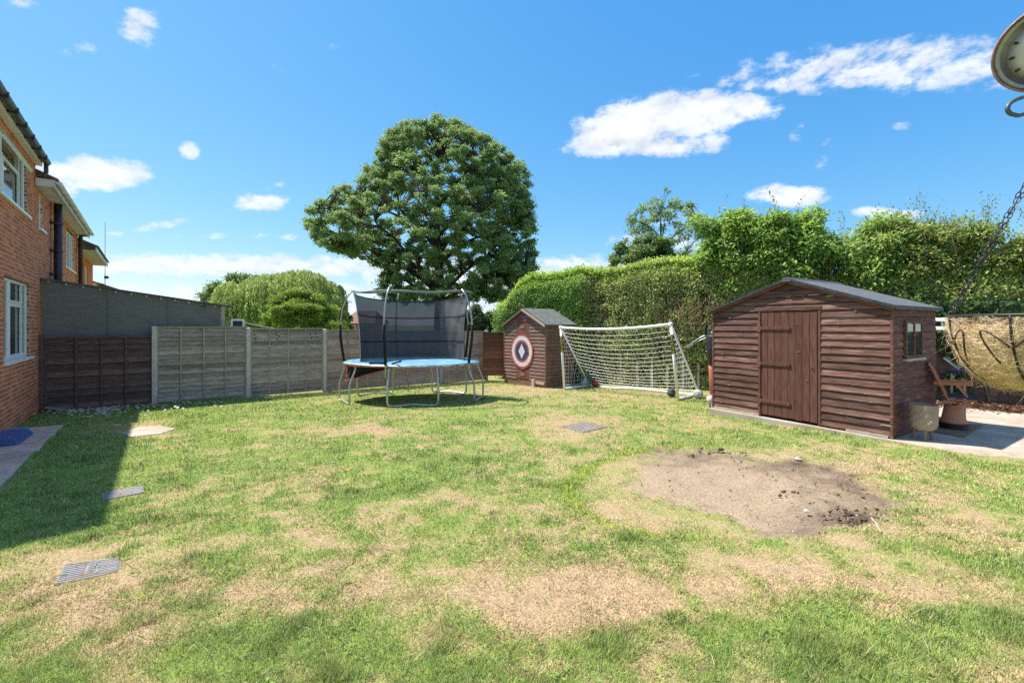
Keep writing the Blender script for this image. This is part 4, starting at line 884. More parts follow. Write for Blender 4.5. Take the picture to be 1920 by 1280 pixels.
# ------------------------------------------------------------------ trampoline
def build_trampoline():
    c = ul(774, 0, 11.35); r0 = 1.68; zr = .945; root = thing('trampoline', 'round garden trampoline with blue pad and sagging black safety net', 'trampoline', (c.x, c.y, zg(c.x, c.y)))
    P = lambda a, r, z: Vector((r * math.cos(math.radians(a)), .78 * r * math.sin(math.radians(a)), z))     # an oval frame
    b = MB(); b.tube([P(a, r0, zr + .012 * math.sin(math.radians(a * 2))) for a in range(0, 360, 6)], .026, 8, True); b.build('rim', 'galv', root, True)
    n = 72; v = []; f = []
    for i in range(n):
        for (r, z) in ((1.30, .025), (1.46, .045), (1.66, .04), (1.70, .015)): v.append(P(i * 360 / n, r, zr + z + random.uniform(-.006, .006)))
    for i in range(n):
        for j in range(3): a = i * 4 + j; q = ((i + 1) % n) * 4 + j; f.append((a, a + 1, q + 1, q))
    b = MB(); b.add(v, f); po = b.build('spring_pad', 'pad_blue', root, True)
    for i in range(0, n, 1):
        if random.random() < .62: b = MB(); a0, a1 = i * 360 / n, (i + random.uniform(.5, 1)) * 360 / n; b.add([P(a0, 1.705, zr + .012), P(a1, 1.705, zr + .012), P(a1, 1.71, zr - .028), P(a0, 1.71, zr - .028)], [(0, 1, 2, 3)]); b.build('pad_hem', 'pad_red', po)
    b = MB(); b.lathe([(.001, zr + .02), (1.31, zr + .02)], 48); b.f = b.f[:48]; b.v = [(q[0], q[1] * .78, q[2]) for q in b.v]; b.build('jumping_mat', 'pad_blue', root)
    for k in range(5):                               # w-shaped leg frames
        a = -80 + 72 * k; s = 19; pts = []
        def leg(sg):
            return [P(a + sg * s, 1.66, zr - .02), P(a + sg * s, 1.66, zr - .12), P(a + sg * s * .98, 1.74, zr - .32), P(a + sg * s * .96, 1.80, zr - .52), P(a + sg * s * .96, 1.80, .12), P(a + sg * s * .92, 1.79, .045)]
        pts = leg(-1) + [P(a - s * .80, 1.77, .022), P(a - s * .4, 1.75, .035), P(a, 1.74, .055), P(a + s * .4, 1.75, .035), P(a + s * .80, 1.77, .022)] + leg(1)[::-1]
        fine = []
        for i in range(len(pts) - 1):
            p0, p1, p2, p3 = pts[max(i - 1, 0)], pts[i], pts[i + 1], pts[min(i + 2, len(pts) - 1)]
            for t in (0, .33, .66): fine.append(.5 * ((2 * p1) + (p2 - p0) * t + (2 * p0 - 5 * p1 + 4 * p2 - p3) * t * t + (3 * p1 - p0 - 3 * p2 + p3) * t ** 3))
        fine.append(pts[-1]); b = MB()
        w = root.matrix_basis.translation; fine = [Vector((p.x, p.y, p.z + (zg(w.x + p.x, w.y + p.y) - w.z) * max(0, 1 - p.z / zr))) for p in fine]
        b.tube(fine, .024, 8); b.build('leg', 'galv', root, True)
    ztop = zr + 1.80; rt = 1.50
    bow = [(1.70, zr - .25), (1.70, zr + .05), (1.78, zr + .55), (1.80, zr + .95), (1.74, zr + 1.35), (1.62, zr + 1.65), (rt, ztop)]
    for k in range(5):
        a = -101 + 72 * k; pl = MB(); pl.tube([P(a, r, z) for r, z in bow], .019, 8); p_ = pl.build('pole', 'galv', root, True)
        fo = MB(); fo.tube([P(a, r, z) for r, z in [(1.70, zr + .03), (1.765, zr + .45), (1.79, zr + .65), (1.80, zr + .95)]], .033, 8); fo.build('foam_sleeve', 'foam', p_, True)
    sag = lambda a: .04 * math.sin(math.radians((a + 101) * 2.5)) ** 2
    b = MB(); b.tube([P(a, rt, ztop - sag(a) + .07 * math.sin(math.radians(a))) for a in range(0, 360, 6)], .020, 8, True); b.build('top_ring', 'ring_grey', root, True)
    # safety net round the back, front flap drawn aside
    na, nz = 60, 12; V, Q = [], []; a0, a1 = 4, 196
    def npt(a, f):
        e = abs((a - 100) / 96); top = ztop - .02 - .17 * math.sin(math.pi * (a - a0) / (a1 - a0)) ** .8
        if a < 10 or a > 190: top -= .02
        r = 1.30 + .15 * f ** 2.2 - .02 * math.sin(f * math.pi); z = zr + .02 + (top - zr - .02) * f
        r += .012 * math.sin(a * .35 + f * 4); return P(a, r, z)
    for i in range(na + 1):
        for j in range(nz + 1): V.append(npt(a0 + (a1 - a0) * i / na, j / nz))
    for i in range(na):
        for j in range(nz): k = i * (nz + 1) + j; Q.append((k, k + nz + 1, k + nz + 2, k + 1))
    no = np_mesh('safety_net', np.array(V), np.array(Q), None, 'net', root, True)
    for f, h in ((.99, .018), (.70, .03), (.30, .035)):
        b = MB(); v = []
        for i in range(na + 1): a = a0 + (a1 - a0) * i / na; p = npt(a, f); q = npt(a, f - h / 1.7); ad = Vector((p.x, p.y, 0)).normalized() * -.012; v += [p + ad, q + ad]
        b.add(v, [(2 * i, 2 * i + 2, 2 * i + 3, 2 * i + 1) for i in range(na)]); b.build('net_band', 'foam', no)
    for a in (a0, a1): b = MB(); b.tube([npt(a, j / 12) for j in range(13)], .010, 6); b.build('net_edge_cord', 'galv' if a == a1 else 'foam', no)
    # torn skirt sagging below the left side
    V, Q = [], []
    for i in range(21):
        t = i / 20; a = 180 + 84 * t
        for j in range(6): f = j / 5; d = .40 * math.sin(math.pi * t ** .45) * f; V.append(P(a, 1.64 - .10 * math.sin(f * math.pi), zr - .03 - d))
    for i in range(20):
        for j in range(5): k = i * 6 + j; Q.append((k, k + 6, k + 7, k + 1))
    sk = np_mesh('sagging_skirt', np.array(V), np.array(Q), None, 'mesh_black', root, True)
    b = MB(); b.tube([V[i * 6 + 5] for i in range(21)], .012, 6); b.build('red_piping', 'pad_red', sk)
    b = MB(); b.bar(P(-118, 1.60, zr + .06), P(-104, 1.50, zr + .07), .06, .03); b.bar(P(-98, 1.52, zr + .06), P(-92, 1.30, zr + .10), .05, .03); b.build('black_strap', 'foam', root)
build_trampoline()

# ------------------------------------------------------------------ goal and balls
def text_mesh(ch, size):
    cu = bpy.data.curves.new('t', 'FONT'); cu.body = ch; cu.size = size; cu.align_x = 'CENTER'; cu.align_y = 'CENTER'; cu.extrude = .0015; cu.offset = .004
    o = bpy.data.objects.new('t', cu); COL.objects.link(o); dg = bpy.context.evaluated_depsgraph_get()
    me = bpy.data.meshes.new_from_object(o.evaluated_get(dg)); bpy.data.objects.remove(o); return me
def build_goal():
    L = gp(1058, 731); R = gp(1271, 751); ax = R - L; w = Vector((ax.x, ax.y, 0)).length; ang = math.atan2(ax.y, ax.x)
    root = thing('football_goal', 'white plastic football goal with sagging crossbar and white net', 'goal', L, ang)
    dz = R.z - L.z; D = 1.30; H = 1.86; r = .036
    zgr = lambda x, y: (lambda q: zg(q.x, q.y) - L.z)(root.matrix_basis @ Vector((x, y, 0)))
    A, B = Vector((0, 0, .04)), Vector((w, 0, dz + .04)); AT, BT = Vector((-.10, -.04, H)), Vector((w - .20, 0.05, dz + H + .0))
    AB, BB = Vector((0, D, zgr(0, D) + .04)), Vector((w, D, zgr(w, D) + .04))
    def bar(name, pts, rad, m='white', par=root): b = MB(); b.tube(pts, rad, 12); return b.build(name, m, par, True)
    pa = bar('post', [A, AT], r); pb = bar('post', [B, BT], r)
    cb = [AT.lerp(BT, t) - Vector((0, 0, .085 * 4 * t * (1 - t))) for t in np.linspace(0, 1, 16)]; bar('crossbar', cb, r)
    for p in (AT, BT): b = MB(); b.box(p.x - .05, p.x + .05, p.y - .05, p.y + .05, p.z - .06, p.z + .05); b.build('corner_joint', 'white', root, bevel=.03)
    bar('stay', [AT + Vector((0, .03, -.04)), AB], .024); bar('stay', [BT + Vector((0, .03, -.04)), BB], .026)
    bar('ground_bar', [A, AB], r * .95); bar('ground_bar', [B, BB], r * .95)
    bar('back_bar', [AB.lerp(BB, t) - Vector((0, 0, .02 * math.sin(t * 9))) for t in np.linspace(0, 1, 12)], r * .95)
    # black sleeves with yellow letters on the posts
    for (p0, p1) in ((A, AT), (B, BT)):
        s0, s1 = p0.lerp(p1, .60), p0.lerp(p1, .86); so_ = bar('printed_sleeve', [s0, s1], r + .006, 'black')
        cd = (Vector(root.matrix_basis.inverted() @ co.location) - s0); cd.z = 0; cd.normalize(); up = (s1 - s0).normalized(); rt_ = up.cross(cd).normalized()
        for i, ch in enumerate('FORZA'):
            me = text_mesh(ch, .105); me.materials.append(M['yellow']); o = obj('letter', me, so_); c = s1.lerp(s0, .10 + .2 * i) + cd * (r + .008)
            o.matrix_local = Matrix((( rt_.x, up.x, cd.x, c.x), (rt_.y, up.y, cd.y, c.y), (rt_.z, up.z, cd.z, c.z), (0, 0, 0, 1)))
    # net: back sheet hanging in a belly, and two side triangles
    net = MB(); nx, nz = 26, 16; t_ = .0027
    def sheet(u, v):
        top = cb[0].lerp(cb[-1], u) - Vector((0, 0, .085 * 4 * u * (1 - u) + .04)); bot = AB.lerp(BB, u)
        p = top.lerp(bot, v); belly = math.sin(math.pi * u) ** .7 * math.sin(math.pi * v) ** .9
        return p + Vector((.02 * math.sin(u * 40 + v * 7), .02, -.15 * belly + .006 * math.sin(u * 60)))
    for i in range(nx + 1): net.tube([sheet(i / nx, j / nz) for j in range(nz + 1)], t_, 4, cap=False)
    for j in range(1, nz + 1): net.tube([sheet(i / nx, j / nz) for i in range(nx + 1)], t_, 4, cap=False)
    for (p, pt, bk) in ((A, AT, AB), (B, BT, BB)):
        for i in range(1, 10):
            f = i / 10; a_ = p.lerp(bk, f); b_ = pt.lerp(bk, f); k = [a_.lerp(b_, t) + Vector((.03 * math.sin(t * 11 + i), 0, 0)) for t in np.linspace(0, 1, 9)]; net.tube(k, t_, 4, cap=False)
        for i in range(1, 16):
            f = i / 16; a_ = p.lerp(pt, f); b_ = bk.lerp(pt, f); net.tube([a_.lerp(b_, t) + Vector((.02 * math.sin(t * 9 + i * 1.7), 0, -.025 * math.sin(math.pi * t))) for t in np.linspace(0, 1, 8)], t_, 4, cap=False)
    net.build('net', 'white', root)
    for t in np.linspace(.04, .96, 9): b = MB(); p = cb[0].lerp(cb[-1], t) - Vector((0, 0, .085 * 4 * t * (1 - t) + .045)); b.box(p.x - .012, p.x + .012, p.y - .01, p.y + .02, p.z - .03, p.z + .012); b.build('net_clip', 'white', root)
build_goal()
def ball(label, u, v, px, y, m, panels=True, gname='balls lying by the goal', zfix=None):
    r = px * y / F; c = at(u, v, y); z = (zg(c.x, c.y) if zfix is None else zfix) + r * .97
    root = thing('ball', label, 'ball', (c.x, c.y, z), random.random() * 6, gname); b = MB()
    b.lathe([(max(r * math.sin(t), .0005), -r * math.cos(t)) for t in np.linspace(0.02, math.pi - .02, 18)], 26); b.build('skin', m, root, True)
    if panels:
        s = MB()
        for q in (Matrix.Identity(3), Matrix.Rotation(1.57, 3, 'X'), Matrix.Rotation(1.57, 3, 'Y')): s.tube([q @ Vector((math.cos(a) * r, math.sin(a) * r, .0)) for a in np.linspace(0, 6.28, 40)[:-1]], r * .022, 5, True)
        s.build('seam', 'black' if m != 'ball_dark' else 'ball_white', root)
    root.rotation_euler = (random.random(), random.random(), random.random())
ball('bright red ball against the back bar of the goal', 1117, 721, 6.8, 14.0, 'ball_red')
ball('dark grey ball behind the right goal post', 1259, 733, 8.0, 11.6, 'ball_dark')
ball('scuffed white ball at the right rear corner of the goal', 1309, 737, 8.8, 11.2, 'ball_white')
ball('small teal ball behind the left goal post', 1064, 722, 5.0, 13.75, 'ball_teal', False)
ball('mottled whitish ball between left goal post and red ball', 1096, 717, 6.5, 14.35, 'ball_white')

# ------------------------------------------------------------------ left of the big shed
def build_shed_left():
    y = 9.6; c = at(1340, 740, y); z = zg(c.x, c.y)
    t = thing('plant_pot_stack', 'black tub on tapering salmon pot against the big shed, left side', 'pot', (c.x, c.y, z)); k = y / F
    b = MB(); b.lathe([(.07, 0), (.10, .02), (.12, .55), (.125, .64)], 20, (0, 0, .30)); b.build('lower_pot', 'salmon', t, True)
    b = MB(); b.lathe([(.13, .94), (.15, .97), (.18, 1.55), (.17, 1.57)], 20); b.build('upper_tub', 'black', t, True)
    b = MB(); b.box(-.10, .16, -.10, .10, .18, .30); b.box(-.10, -.05, -.09, -.04, 0, .18); b.box(.1, .15, -.09, -.04, 0, .18); b.box(-.10, -.05, .04, .09, 0, .18); b.box(.1, .15, .04, .09, 0, .18); b.build('stand', 'fence_grey', t)
    ball('pale worn ball in front of the salmon pot stand', 1332, 738, 7.6, 9.2, 'ball_white', zfix=zg(4.1, 9.2) + .16)
    rods = thing('garden_rods', 'two thin grey rods leaning out to the left behind the big shed', 'rods', at(1283, 652, 10.4)); o = rods.location
    for d in (0, 5): b = MB(); b.tube([Vector((0, 0, 0)) + at(1283 + d, 652, 10.4) - o, at(1312, 633 + d, 10.2) - o, at(1345, 618 + d, 10.0) - o], [.006, .014, .018], 6); b.build('rod', 'galv', rods)
    b = MB(); b.tube([at(1322, 628, 10.1) - o, at(1324, 612, 10.1) - o], .035, 8); b.build('rod_handle', 'black', rods)
    b = MB(); b.tube([at(1338, 618, 10.0) - o, at(1338, 760, 10.0) - o], .02, 6); b.build('rod_support', 'galv', rods)
build_shed_left()

# ------------------------------------------------------------------ right of the big shed
def view_root(name, label, cat, u, v, z):
    """a thing that stands on height z where the photo shows pixel u, v, turned square to the line of sight"""
    y = F * (CAMZ - z) / (v - HOR); p = Vector(((u - CX) / F * y, y, z)); return thing(name, label, cat, p, -math.atan2(p.x, p.y)), y
def build_right():
    z = SLAB_POLY_Z
    t, y = view_root('planter', 'taupe patterned planter standing on short wooden legs', 'planter', 1731, 824, z)
    n = 32; dim = lambda i, j: 1 + .018 * (1 if (i + j // 2) % 2 else -1) * (1 if 1 < i < 8 else 0)
    b = MB(); b.lathe([(.06, .135), (.11, .15), (.145, .19), (.158, .24), (.160, .29), (.161, .34), (.162, .39), (.163, .44), (.165, .50), (.165, .51), (.150, .51), (.145, .44), (.01, .43)], n, jitter=dim); b.build('bowl', 'planter', t)
    for a in (40, 160, 280):
        l = MB(); p = Vector((math.cos(math.radians(a)), math.sin(math.radians(a)), 0)); l.tube([p * .10 + Vector((0, 0, .17)), p * .12], [.022, .016], 8); l.build('leg', 'board', t)
    b = MB(); b.box(.07, .085, -.157, -.150, .28, .30); b.box(.055, .065, -.160, -.153, .255, .27); b.build('chip', 'white_paint', t)
    # board on the concrete
    bz = z + .018; q = [(1752, 808), (1808, 818), (1842, 796), (1788, 792)]; b = MB(); pts = []
    for (u, v) in q: yy = F * (CAMZ - bz) / (v - HOR); pts.append(Vector(((u - CX) / F * yy, yy, 0)))
    b.hexa([(p.x, p.y, z + .004) for p in pts] + [(p.x, p.y, bz) for p in pts]); tag(b.build('plywood_board', 'board', bevel=.002), 'damp brown plywood board lying under the upturned terracotta pot', 'board')
    # upturned pot on black saucers
    t, y = view_root('terracotta_pot', 'upturned terracotta pot on black saucers carrying the folding chair', 'pot', 1788, 802, bz)
    b = MB(); b.lathe([(.165, .0), (.170, .03), (.15, .035), (.168, .045), (.172, .075), (.14, .08)], 28); b.build('saucers', 'black', t, True)
    b = MB(); b.lathe([(.160, .085), (.165, .09), (.162, .135), (.146, .14), (.108, .37), (.100, .375)], 28); b.build('upturned_pot', 'terracotta', t, True)
    loc = t.location.copy(); rz = t.rotation_euler.z
    # folding chair, side on
    t = thing('folding_chair', 'orange-brown wooden folding chair with navy seat perched on the terracotta pot', 'chair', loc + Vector((0, 0, .376)), rz)
    k = 7.0 / F / 4.57; S = lambda px, py: ((px - 585) * k / 1.41, (903 - py) * k)
    for s, yy in ((0, -.19), (1, .19)):
        def b3(a, b_, w, d=.025, nm='side_rail'):
            (xa, za), (xb, zb) = S(*a), S(*b_); m_ = MB(); m_.bar((xa, yy, za), (xb, yy, zb), d, w, up=(0, 1, 0)); m_.build(nm, 'chairwood', t, bevel=.004)
        b3((368, 548), (560, 893), .05, nm='back_rail'); b3((412, 722), (750, 714), .026, .05, 'armrest'); b3((530, 852), (782, 850), .04, nm='seat_rail'); b3((612, 726), (700, 822), .03, nm='arm_strut'); b3((735, 868), (612, 903), .045, nm='leg')
    (xa, za), (xb, zb) = S(535, 826), S(780, 826); m_ = MB(); m_.box(xa, xb, -.20, .20, za - .012, za + .012); m_.build('seat', 'navy', t)
    for i in range(5): f = i / 4; (xa, za) = S(372 + 85 * f, 560 + 150 * f); m_ = MB(); m_.box(xa, xa + .012, -.18, .18, za - .02, za + .025); m_.build('back_slat', 'chairwood', t)
    # second chair folded behind
    o = thing('folding_chair', 'second folding seat with dark canvas and white struts, half hidden behind the first', 'chair', loc + Vector((.50, .30, 0)), rz)
    S2 = lambda px, py: ((px - 600) * k * 1.07 / 1.41, (1100 - py) * k * 1.07)
    def s2(a, b_, w, m, nm):
        (xa, za), (xb, zb) = S2(*a), S2(*b_); m_ = MB(); m_.bar((xa, 0, za), (xb, 0, zb), w, w, up=(0, 1, 0)); m_.build(nm, m, o)
    s2((410, 552), (545, 645), .03, 'white_paint', 'strut'); s2((520, 640), (690, 565), .022, 'white_paint', 'strut'); s2((590, 730), (590, 1100), .03, 'galv', 'leg'); s2((410, 865), (510, 890), .03, 'white_paint', 'strut'); s2((480, 680), (480, 1100), .03, 'galv', 'leg');
    (xa, za), (xb, zb) = S2(450, 668), S2(760, 668); m_ = MB(); m_.box(xa, xb, -.2, .2, za - .02, za + .03); m_.build('seat', 'navy', o, bevel=.01)
    # ladder hung along the boundary
    A, B = at(1715, 606, 9.3), at(1990, 606, 7.6); d = B - A; t = thing('ladder', 'white aluminium ladder hung level behind the big shed', 'ladder', A, math.atan2(d.y, d.x)); L_ = d.length
    for zz in (-.10, .075): b = MB(); b.box(0, L_, -.02, .02, zz - .035, zz + .035); b.build('stile', 'white', t, bevel=.004)
    for x in np.arange(.15, L_, .28): b = MB(); b.tube([(x, 0, -.08), (x, 0, .06)], .014, 6); b.build('rung', 'galv', t)
    for x in (.25, L_ - .3): b = MB(); b.box(x - .03, x + .03, .022, .06, -1.9, .10); b.build('hanger', 'fence_dark', t)
    # dark boundary fence with ivy
    A = Vector((7.3, 11.0, 0)); B = Vector((13.2, 7.4, 0)); d = B - A; L_ = d.length; zf = zg(10, 9) - .03
    t = thing('board_fence', 'dark brown vertical board fence behind the chairs, partly under ivy', 'fence', (A.x, A.y, zf), math.atan2(d.y, d.x)); x = 0
    while x < L_:
        b = MB(); b.box(x, x + .145, -.018 - random.uniform(0, .008), 0, .0, 1.5 + random.uniform(-.01, .01)); b.build('board', 'fence_dark', t); x += .150
    for zz in (.3, 1.2): b = MB(); b.box(0, L_, .002, .05, zz, zz + .08); b.build('rail', 'fence_dark', t)
    dn = d.normalized(); nrm = Vector((dn.y, -dn.x, 0)); nrm = nrm if nrm.y < 0 else -nrm
    # timber edging and the leaf litter behind it
    e = thing('timber_edging', 'reddish timber edging board along the foot of the dark fence', 'edging', (A + nrm * .55).to_tuple()[:2] + (zf + .02,), math.atan2(d.y, d.x))
    for i in range(3): b = MB(); b.box(i * 2.3, i * 2.3 + 2.28, -.02, .02, -.05, .11); b.build('edging_board', 'fence_rust', e, bevel=.004)
    n = 4200; s = RNG.uniform(0, L_, n); w = np.abs(RNG.normal(.62, .36, n)); P = np.array([A.x, A.y, 0]) + s[:, None] * np.array([dn.x, dn.y, 0]) + w[:, None] * np.array([nrm.x, nrm.y, 0]); P[:, 2] = SLAB_POLY_Z + .008 + RNG.random(n) * .03
    c = np.array([.16, .075, .045]) * (1 + RNG.normal(0, .5, n))[:, None].clip(.3, 2.6); c[RNG.random(n) < .12] = (.45, .33, .24)
    leaves('leaf_litter', P, RNG.normal(0, 1, (n, 3)) * (1, 1, .2), RNG.normal(0, .4, (n, 3)) + (0, 0, 1), RNG.uniform(.04, .08, n), RNG.uniform(.02, .045, n), c, 'leaf', None)
    tag(bpy.data.objects['leaf_litter'], 'brown fallen leaves along the edge of the concrete', 'leaves', kind='stuff')
    # ivy on that fence
    iv = thing('ivy', 'dark green ivy climbing the board fence behind the chairs', 'ivy', (A.x, A.y, zf)); n = 15000
    s = RNG.uniform(0, L_, n); h = RNG.random(n) ** .7 * 2.3; k_ = (fbm(s, h, .9, 81) + np.clip((3.0 - s) * .12, -.16, .3) + np.clip((h - .7) * .22, -.12, .35)) > .50; s, h = s[k_], h[k_]; n = len(s)
    P = s[:, None] * np.array([dn.x, dn.y, 0]) + (.03 + RNG.random(n) * .16)[:, None] * np.array([nrm.x, nrm.y, 0]); P[:, 2] = h
    Nn = np.array([nrm.x, nrm.y, .5]) + RNG.normal(0, .45, (n, 3)); c = np.array([.075, .130, .040]) * (1 + RNG.normal(0, .3, n))[:, None].clip(.3, 2)
    leaves('foliage', P, RNG.normal(0, .6, (n, 3)) + (0, 0, -.9), Nn, RNG.uniform(.06, .11, n), RNG.uniform(.06, .10, n), c, 'leaf_gloss', iv)
    b = MB()
    for i in range(14): x = random.uniform(.2, L_ - .2); b.tube([dn * x + nrm * .03, dn * (x + random.uniform(-.3, .3)) + nrm * .05 + Vector((0, 0, .8)), dn * (x + random.uniform(-.5, .5)) + nrm * .04 + Vector((0, 0, 1.7))], .010, 5)
    tag(b.build('stems', 'twig', iv), kind='stuff')
build_right()

# ------------------------------------------------------------------ things lying in the lawn
def ground_quad(name, label, cat, q, m, h=.012, drop=.03, ribs=0):
    pts = [gp(*p) for p in q]; c = sum(pts, Vector()) / len(pts); t = thing(name, label, cat, c)
    b = MB(); n = len(pts); b.add([(p.x - c.x, p.y - c.y, p.z - c.z - drop) for p in pts] + [(p.x - c.x, p.y - c.y, p.z - c.z + h) for p in pts], [tuple(range(n, 2 * n))] + [(i, (i + 1) % n, n + (i + 1) % n, n + i) for i in range(n)]); b.build('plate', m, t, bevel=.003)
    return t, [p - c for p in pts]
def build_covers():
    t, p = ground_quad('drain_cover', 'ribbed grey plastic drain cover nearest the camera, lower left', 'drain cover', [(101, 1097), (224, 1073), (227, 1045), (122, 1058)], 'iron', .004)
    for i in range(10):
        f = (i + .5) / 10; a, b_ = p[0].lerp(p[3], f), p[1].lerp(p[2], f)
        for (g0, g1) in ((.03, .40), (.46, .58), (.63, .97)) if 2 < i < 8 else ((.03, .97),): r = MB(); q0, q1 = a.lerp(b_, g0), a.lerp(b_, g1); r.bar(q0 + Vector((0, 0, .005)), q1 + Vector((0, 0, .005)), .016, .005); r.build('rib', 'iron', t)
    t, p = ground_quad('drain_cover', 'plain grey drain cover lying on the edge of the house shadow', 'drain cover', [(192, 938), (271, 924), (268, 911), (189, 926)], 'iron', .010)
    for i in range(5): f = (i + .5) / 5; r = MB(); r.bar(p[0].lerp(p[3], f) * .94 + Vector((0, 0, .011)), p[1].lerp(p[2], f) * .94 + Vector((0, 0, .011)), .016, .004); r.build('rib', 'iron', t)
    t, p = ground_quad('manhole_cover', 'flat rusty manhole cover in dry grass, mid lawn', 'manhole cover', [(1092, 812), (1139, 801), (1095, 792), (1053, 799)], 'rust_iron', .012)
    for i in range(7):
        f = (i + .5) / 7
        for (a, b_) in ((p[0].lerp(p[3], f), p[1].lerp(p[2], f)), (p[0].lerp(p[1], f), p[3].lerp(p[2], f))): r = MB(); r.bar(a * .95 + Vector((0, 0, .014)), b_ * .95 + Vector((0, 0, .014)), .022, .007); r.build('tread_bar', 'rust_iron', t)
    t, p = ground_quad('stone_slab', 'worn concrete slab sunk in the lawn near the fence', 'slab', [(226, 813), (246, 820), (300, 814), (330, 804), (300, 799), (262, 801)], 'concrete', .012)
    # blue step box on the patio
    a, b_, c, d = gp(0, 829), gp(22, 826), gp(48, 806), gp(2, 797); root = thing('plastic_step', 'blue plastic step block on the paving beside the brick wall', 'step', CORNER + DH * -3.25 + FN * .02 + Vector((0, 0, zg(-8, 7) + .022)), ANG_H)
    m_ = MB(); m_.add([(-.95, -.36, 0), (.05, -.36, 0), (.05, -.02, 0), (-.95, -.02, 0), (-.95, -.31, .13), (-.12, -.31, .13), (-.12, -.06, .13), (-.95, -.06, .13)], [(0, 3, 2, 1), (4, 5, 6, 7), (0, 1, 5, 4), (1, 2, 6, 5), (2, 3, 7, 6), (3, 0, 4, 7)]); m_.build('block', 'blue_box', root, bevel=.008)
    m_ = MB(); m_.bar((.045, -.355, .012), (-.12, -.31, .133), .016); m_.bar((-.12, -.31, .134), (-.12, -.06, .134), .018); m_.build('edge_trim', 'blue_trim', root)
    m_ = MB(); m_.bar((-.01, -.24, .055), (-.01, -.14, .055), .022); m_.build('label_strip', 'white', root)
    for i in range(3): m_ = MB(); m_.box(-.94, -.16, -.28 + i * .07, -.255 + i * .07, .131, .136); m_.build('grip_rib', 'blue_box', root)
    # daisies along the fence
    P, C, Q = [], [], []; V = []; cols = []
    for i in range(400):
        if random.random() < .62: u, v = random.gauss(150, 60), random.gauss(768, 9)
        else: u, v = random.uniform(60, 420), 0; v = 774 - (u - 60) * .055 + random.gauss(2, 4)
        if v < 748 or u < 55: continue
        p = gp(u, v); hx = (p - CORNER).dot(DH)
        if hx > -.12: continue
        r = random.uniform(.018, .034); z = p.z + random.uniform(.03, .07); o = len(V)
        tl = Vector((random.gauss(0, .3), random.gauss(-.3, .3), 1)).normalized(); x = tl.orthogonal().normalized(); y = tl.cross(x)
        for j in range(6): a = j * math.pi / 3; V.append(Vector((p.x, p.y, z)) + (x * math.cos(a) + y * math.sin(a)) * r); cols.append((.80, .80, .76))
        V.append(Vector((p.x, p.y, z)) + tl * .004); cols.append((.75, .6, .2)); Q += [(o + j, o + (j + 1) % 6, o + 6) for j in range(6)]
    o = np_mesh('daisies', np.array([tuple(v) for v in V]), np.array(Q), np.array(cols), 'leaf'); tag(o, 'scattered white daisies along the foot of the left fence', 'daisies', kind='stuff')
    # clods and stones on the bare patch
    r = random.Random(9)
    def lump(name, label, u, v, s, m, cat):
        p = gp(u, v); t = MB(); n = 9
        t.lathe([(max(.02, math.sin(a)) * s * r.uniform(.8, 1.15), -math.cos(a) * s * .55) for a in np.linspace(.05, 3.09, 7)], n, jitter=lambda i, j: r.uniform(.75, 1.2)); o = t.build(name, m); o.location = (p.x, p.y, p.z + s * .05); tag(o, label, cat)
    lump('stone', 'pale stone on the far edge of the bare soil patch', 1496, 860, .035, 'stone', 'stone')
    lump('stone', 'small pale pebble in the middle of the bare soil', 1512, 957, .020, 'stone', 'stone')
    lump('soil_clod', 'dark clod of earth, largest on the right rim of the bare patch', 1592, 963, .036, 'soil_dark', 'clod')
    lump('soil_clod', 'smaller dark clod just right of the largest one', 1618, 972, .024, 'soil_dark', 'clod')
    lump('soil_clod', 'dark clod in the hollow at the far rim of the bare patch', 1352, 842, .04, 'soil_dark', 'clod')
    b = MB(); b.tube([gp(1634, 975) + Vector((0, 0, .02)), gp(1643, 988) + Vector((0, 0, .03)), gp(1652, 1002) + Vector((0, 0, .02))], .006, 5); tag(b.build('straw_stalk', 'raw_wood'), 'pale dry stalk lying right of the bare soil', 'stalk')
    n = 800; uu = RNG.uniform(1185, 1700, n); vv = RNG.uniform(836, 1005, n); k_ = in_poly(uu, vv, SOIL); uu, vv = uu[k_], vv[k_]; big = len(uu)
    uu = np.concatenate([uu, RNG.normal(1605, 38, 70), RNG.normal(1345, 38, 45), RNG.uniform(1440, 1640, 40)]); vv = np.concatenate([vv, RNG.normal(966, 9, 70), RNG.normal(846, 4, 45), RNG.uniform(866, 930, 40)]); k_ = np.ones(len(uu), bool)
    P = np.array([tuple(gp(a, b_)) for a, b_ in zip(uu, vv)]); n = len(P); P[:, 2] -= .010
    r_ = (.003 + .011 * RNG.random(n) ** 5); r_[big:] = .006 + .020 * RNG.random(n - big) ** 2 ; O = np.array([[1, 0, 0], [-1, 0, 0], [0, 1, 0], [0, -1, 0], [0, 0, .8], [0, 0, -.8]]); V = P[:, None, :] + O[None] * r_[:, None, None] * RNG.uniform(.6, 1.5, (n, 6, 1)) + RNG.normal(0, .15, (n, 6, 3)) * r_[:, None, None]
    T = np.array([[0, 2, 4], [2, 1, 4], [1, 3, 4], [3, 0, 4], [2, 0, 5], [1, 2, 5], [3, 1, 5], [0, 3, 5]]); Q = (np.arange(n)[:, None, None] * 6 + T[None]).reshape(-1, 3)
    c = soil_col(P[:, 0], P[:, 1], uu[k_], vv[k_]) * RNG.uniform(.5, 1.25, (n, 1)); c[RNG.random(n) < .03] = (.5, .46, .40)
    o = np_mesh('soil_crumbs', V.reshape(-1, 3), Q, np.repeat(c, 6, 0), 'lawn'); tag(o, 'crumbs of earth and tiny stones strewn over the bare soil', 'soil crumbs', kind='stuff')
    # weeds in the turf: flat rosettes of plantain and clover, and a few longer stalks
    P, D, Nn, L, W, C = [], [], [], [], [], []
    r = np.random.default_rng(77)
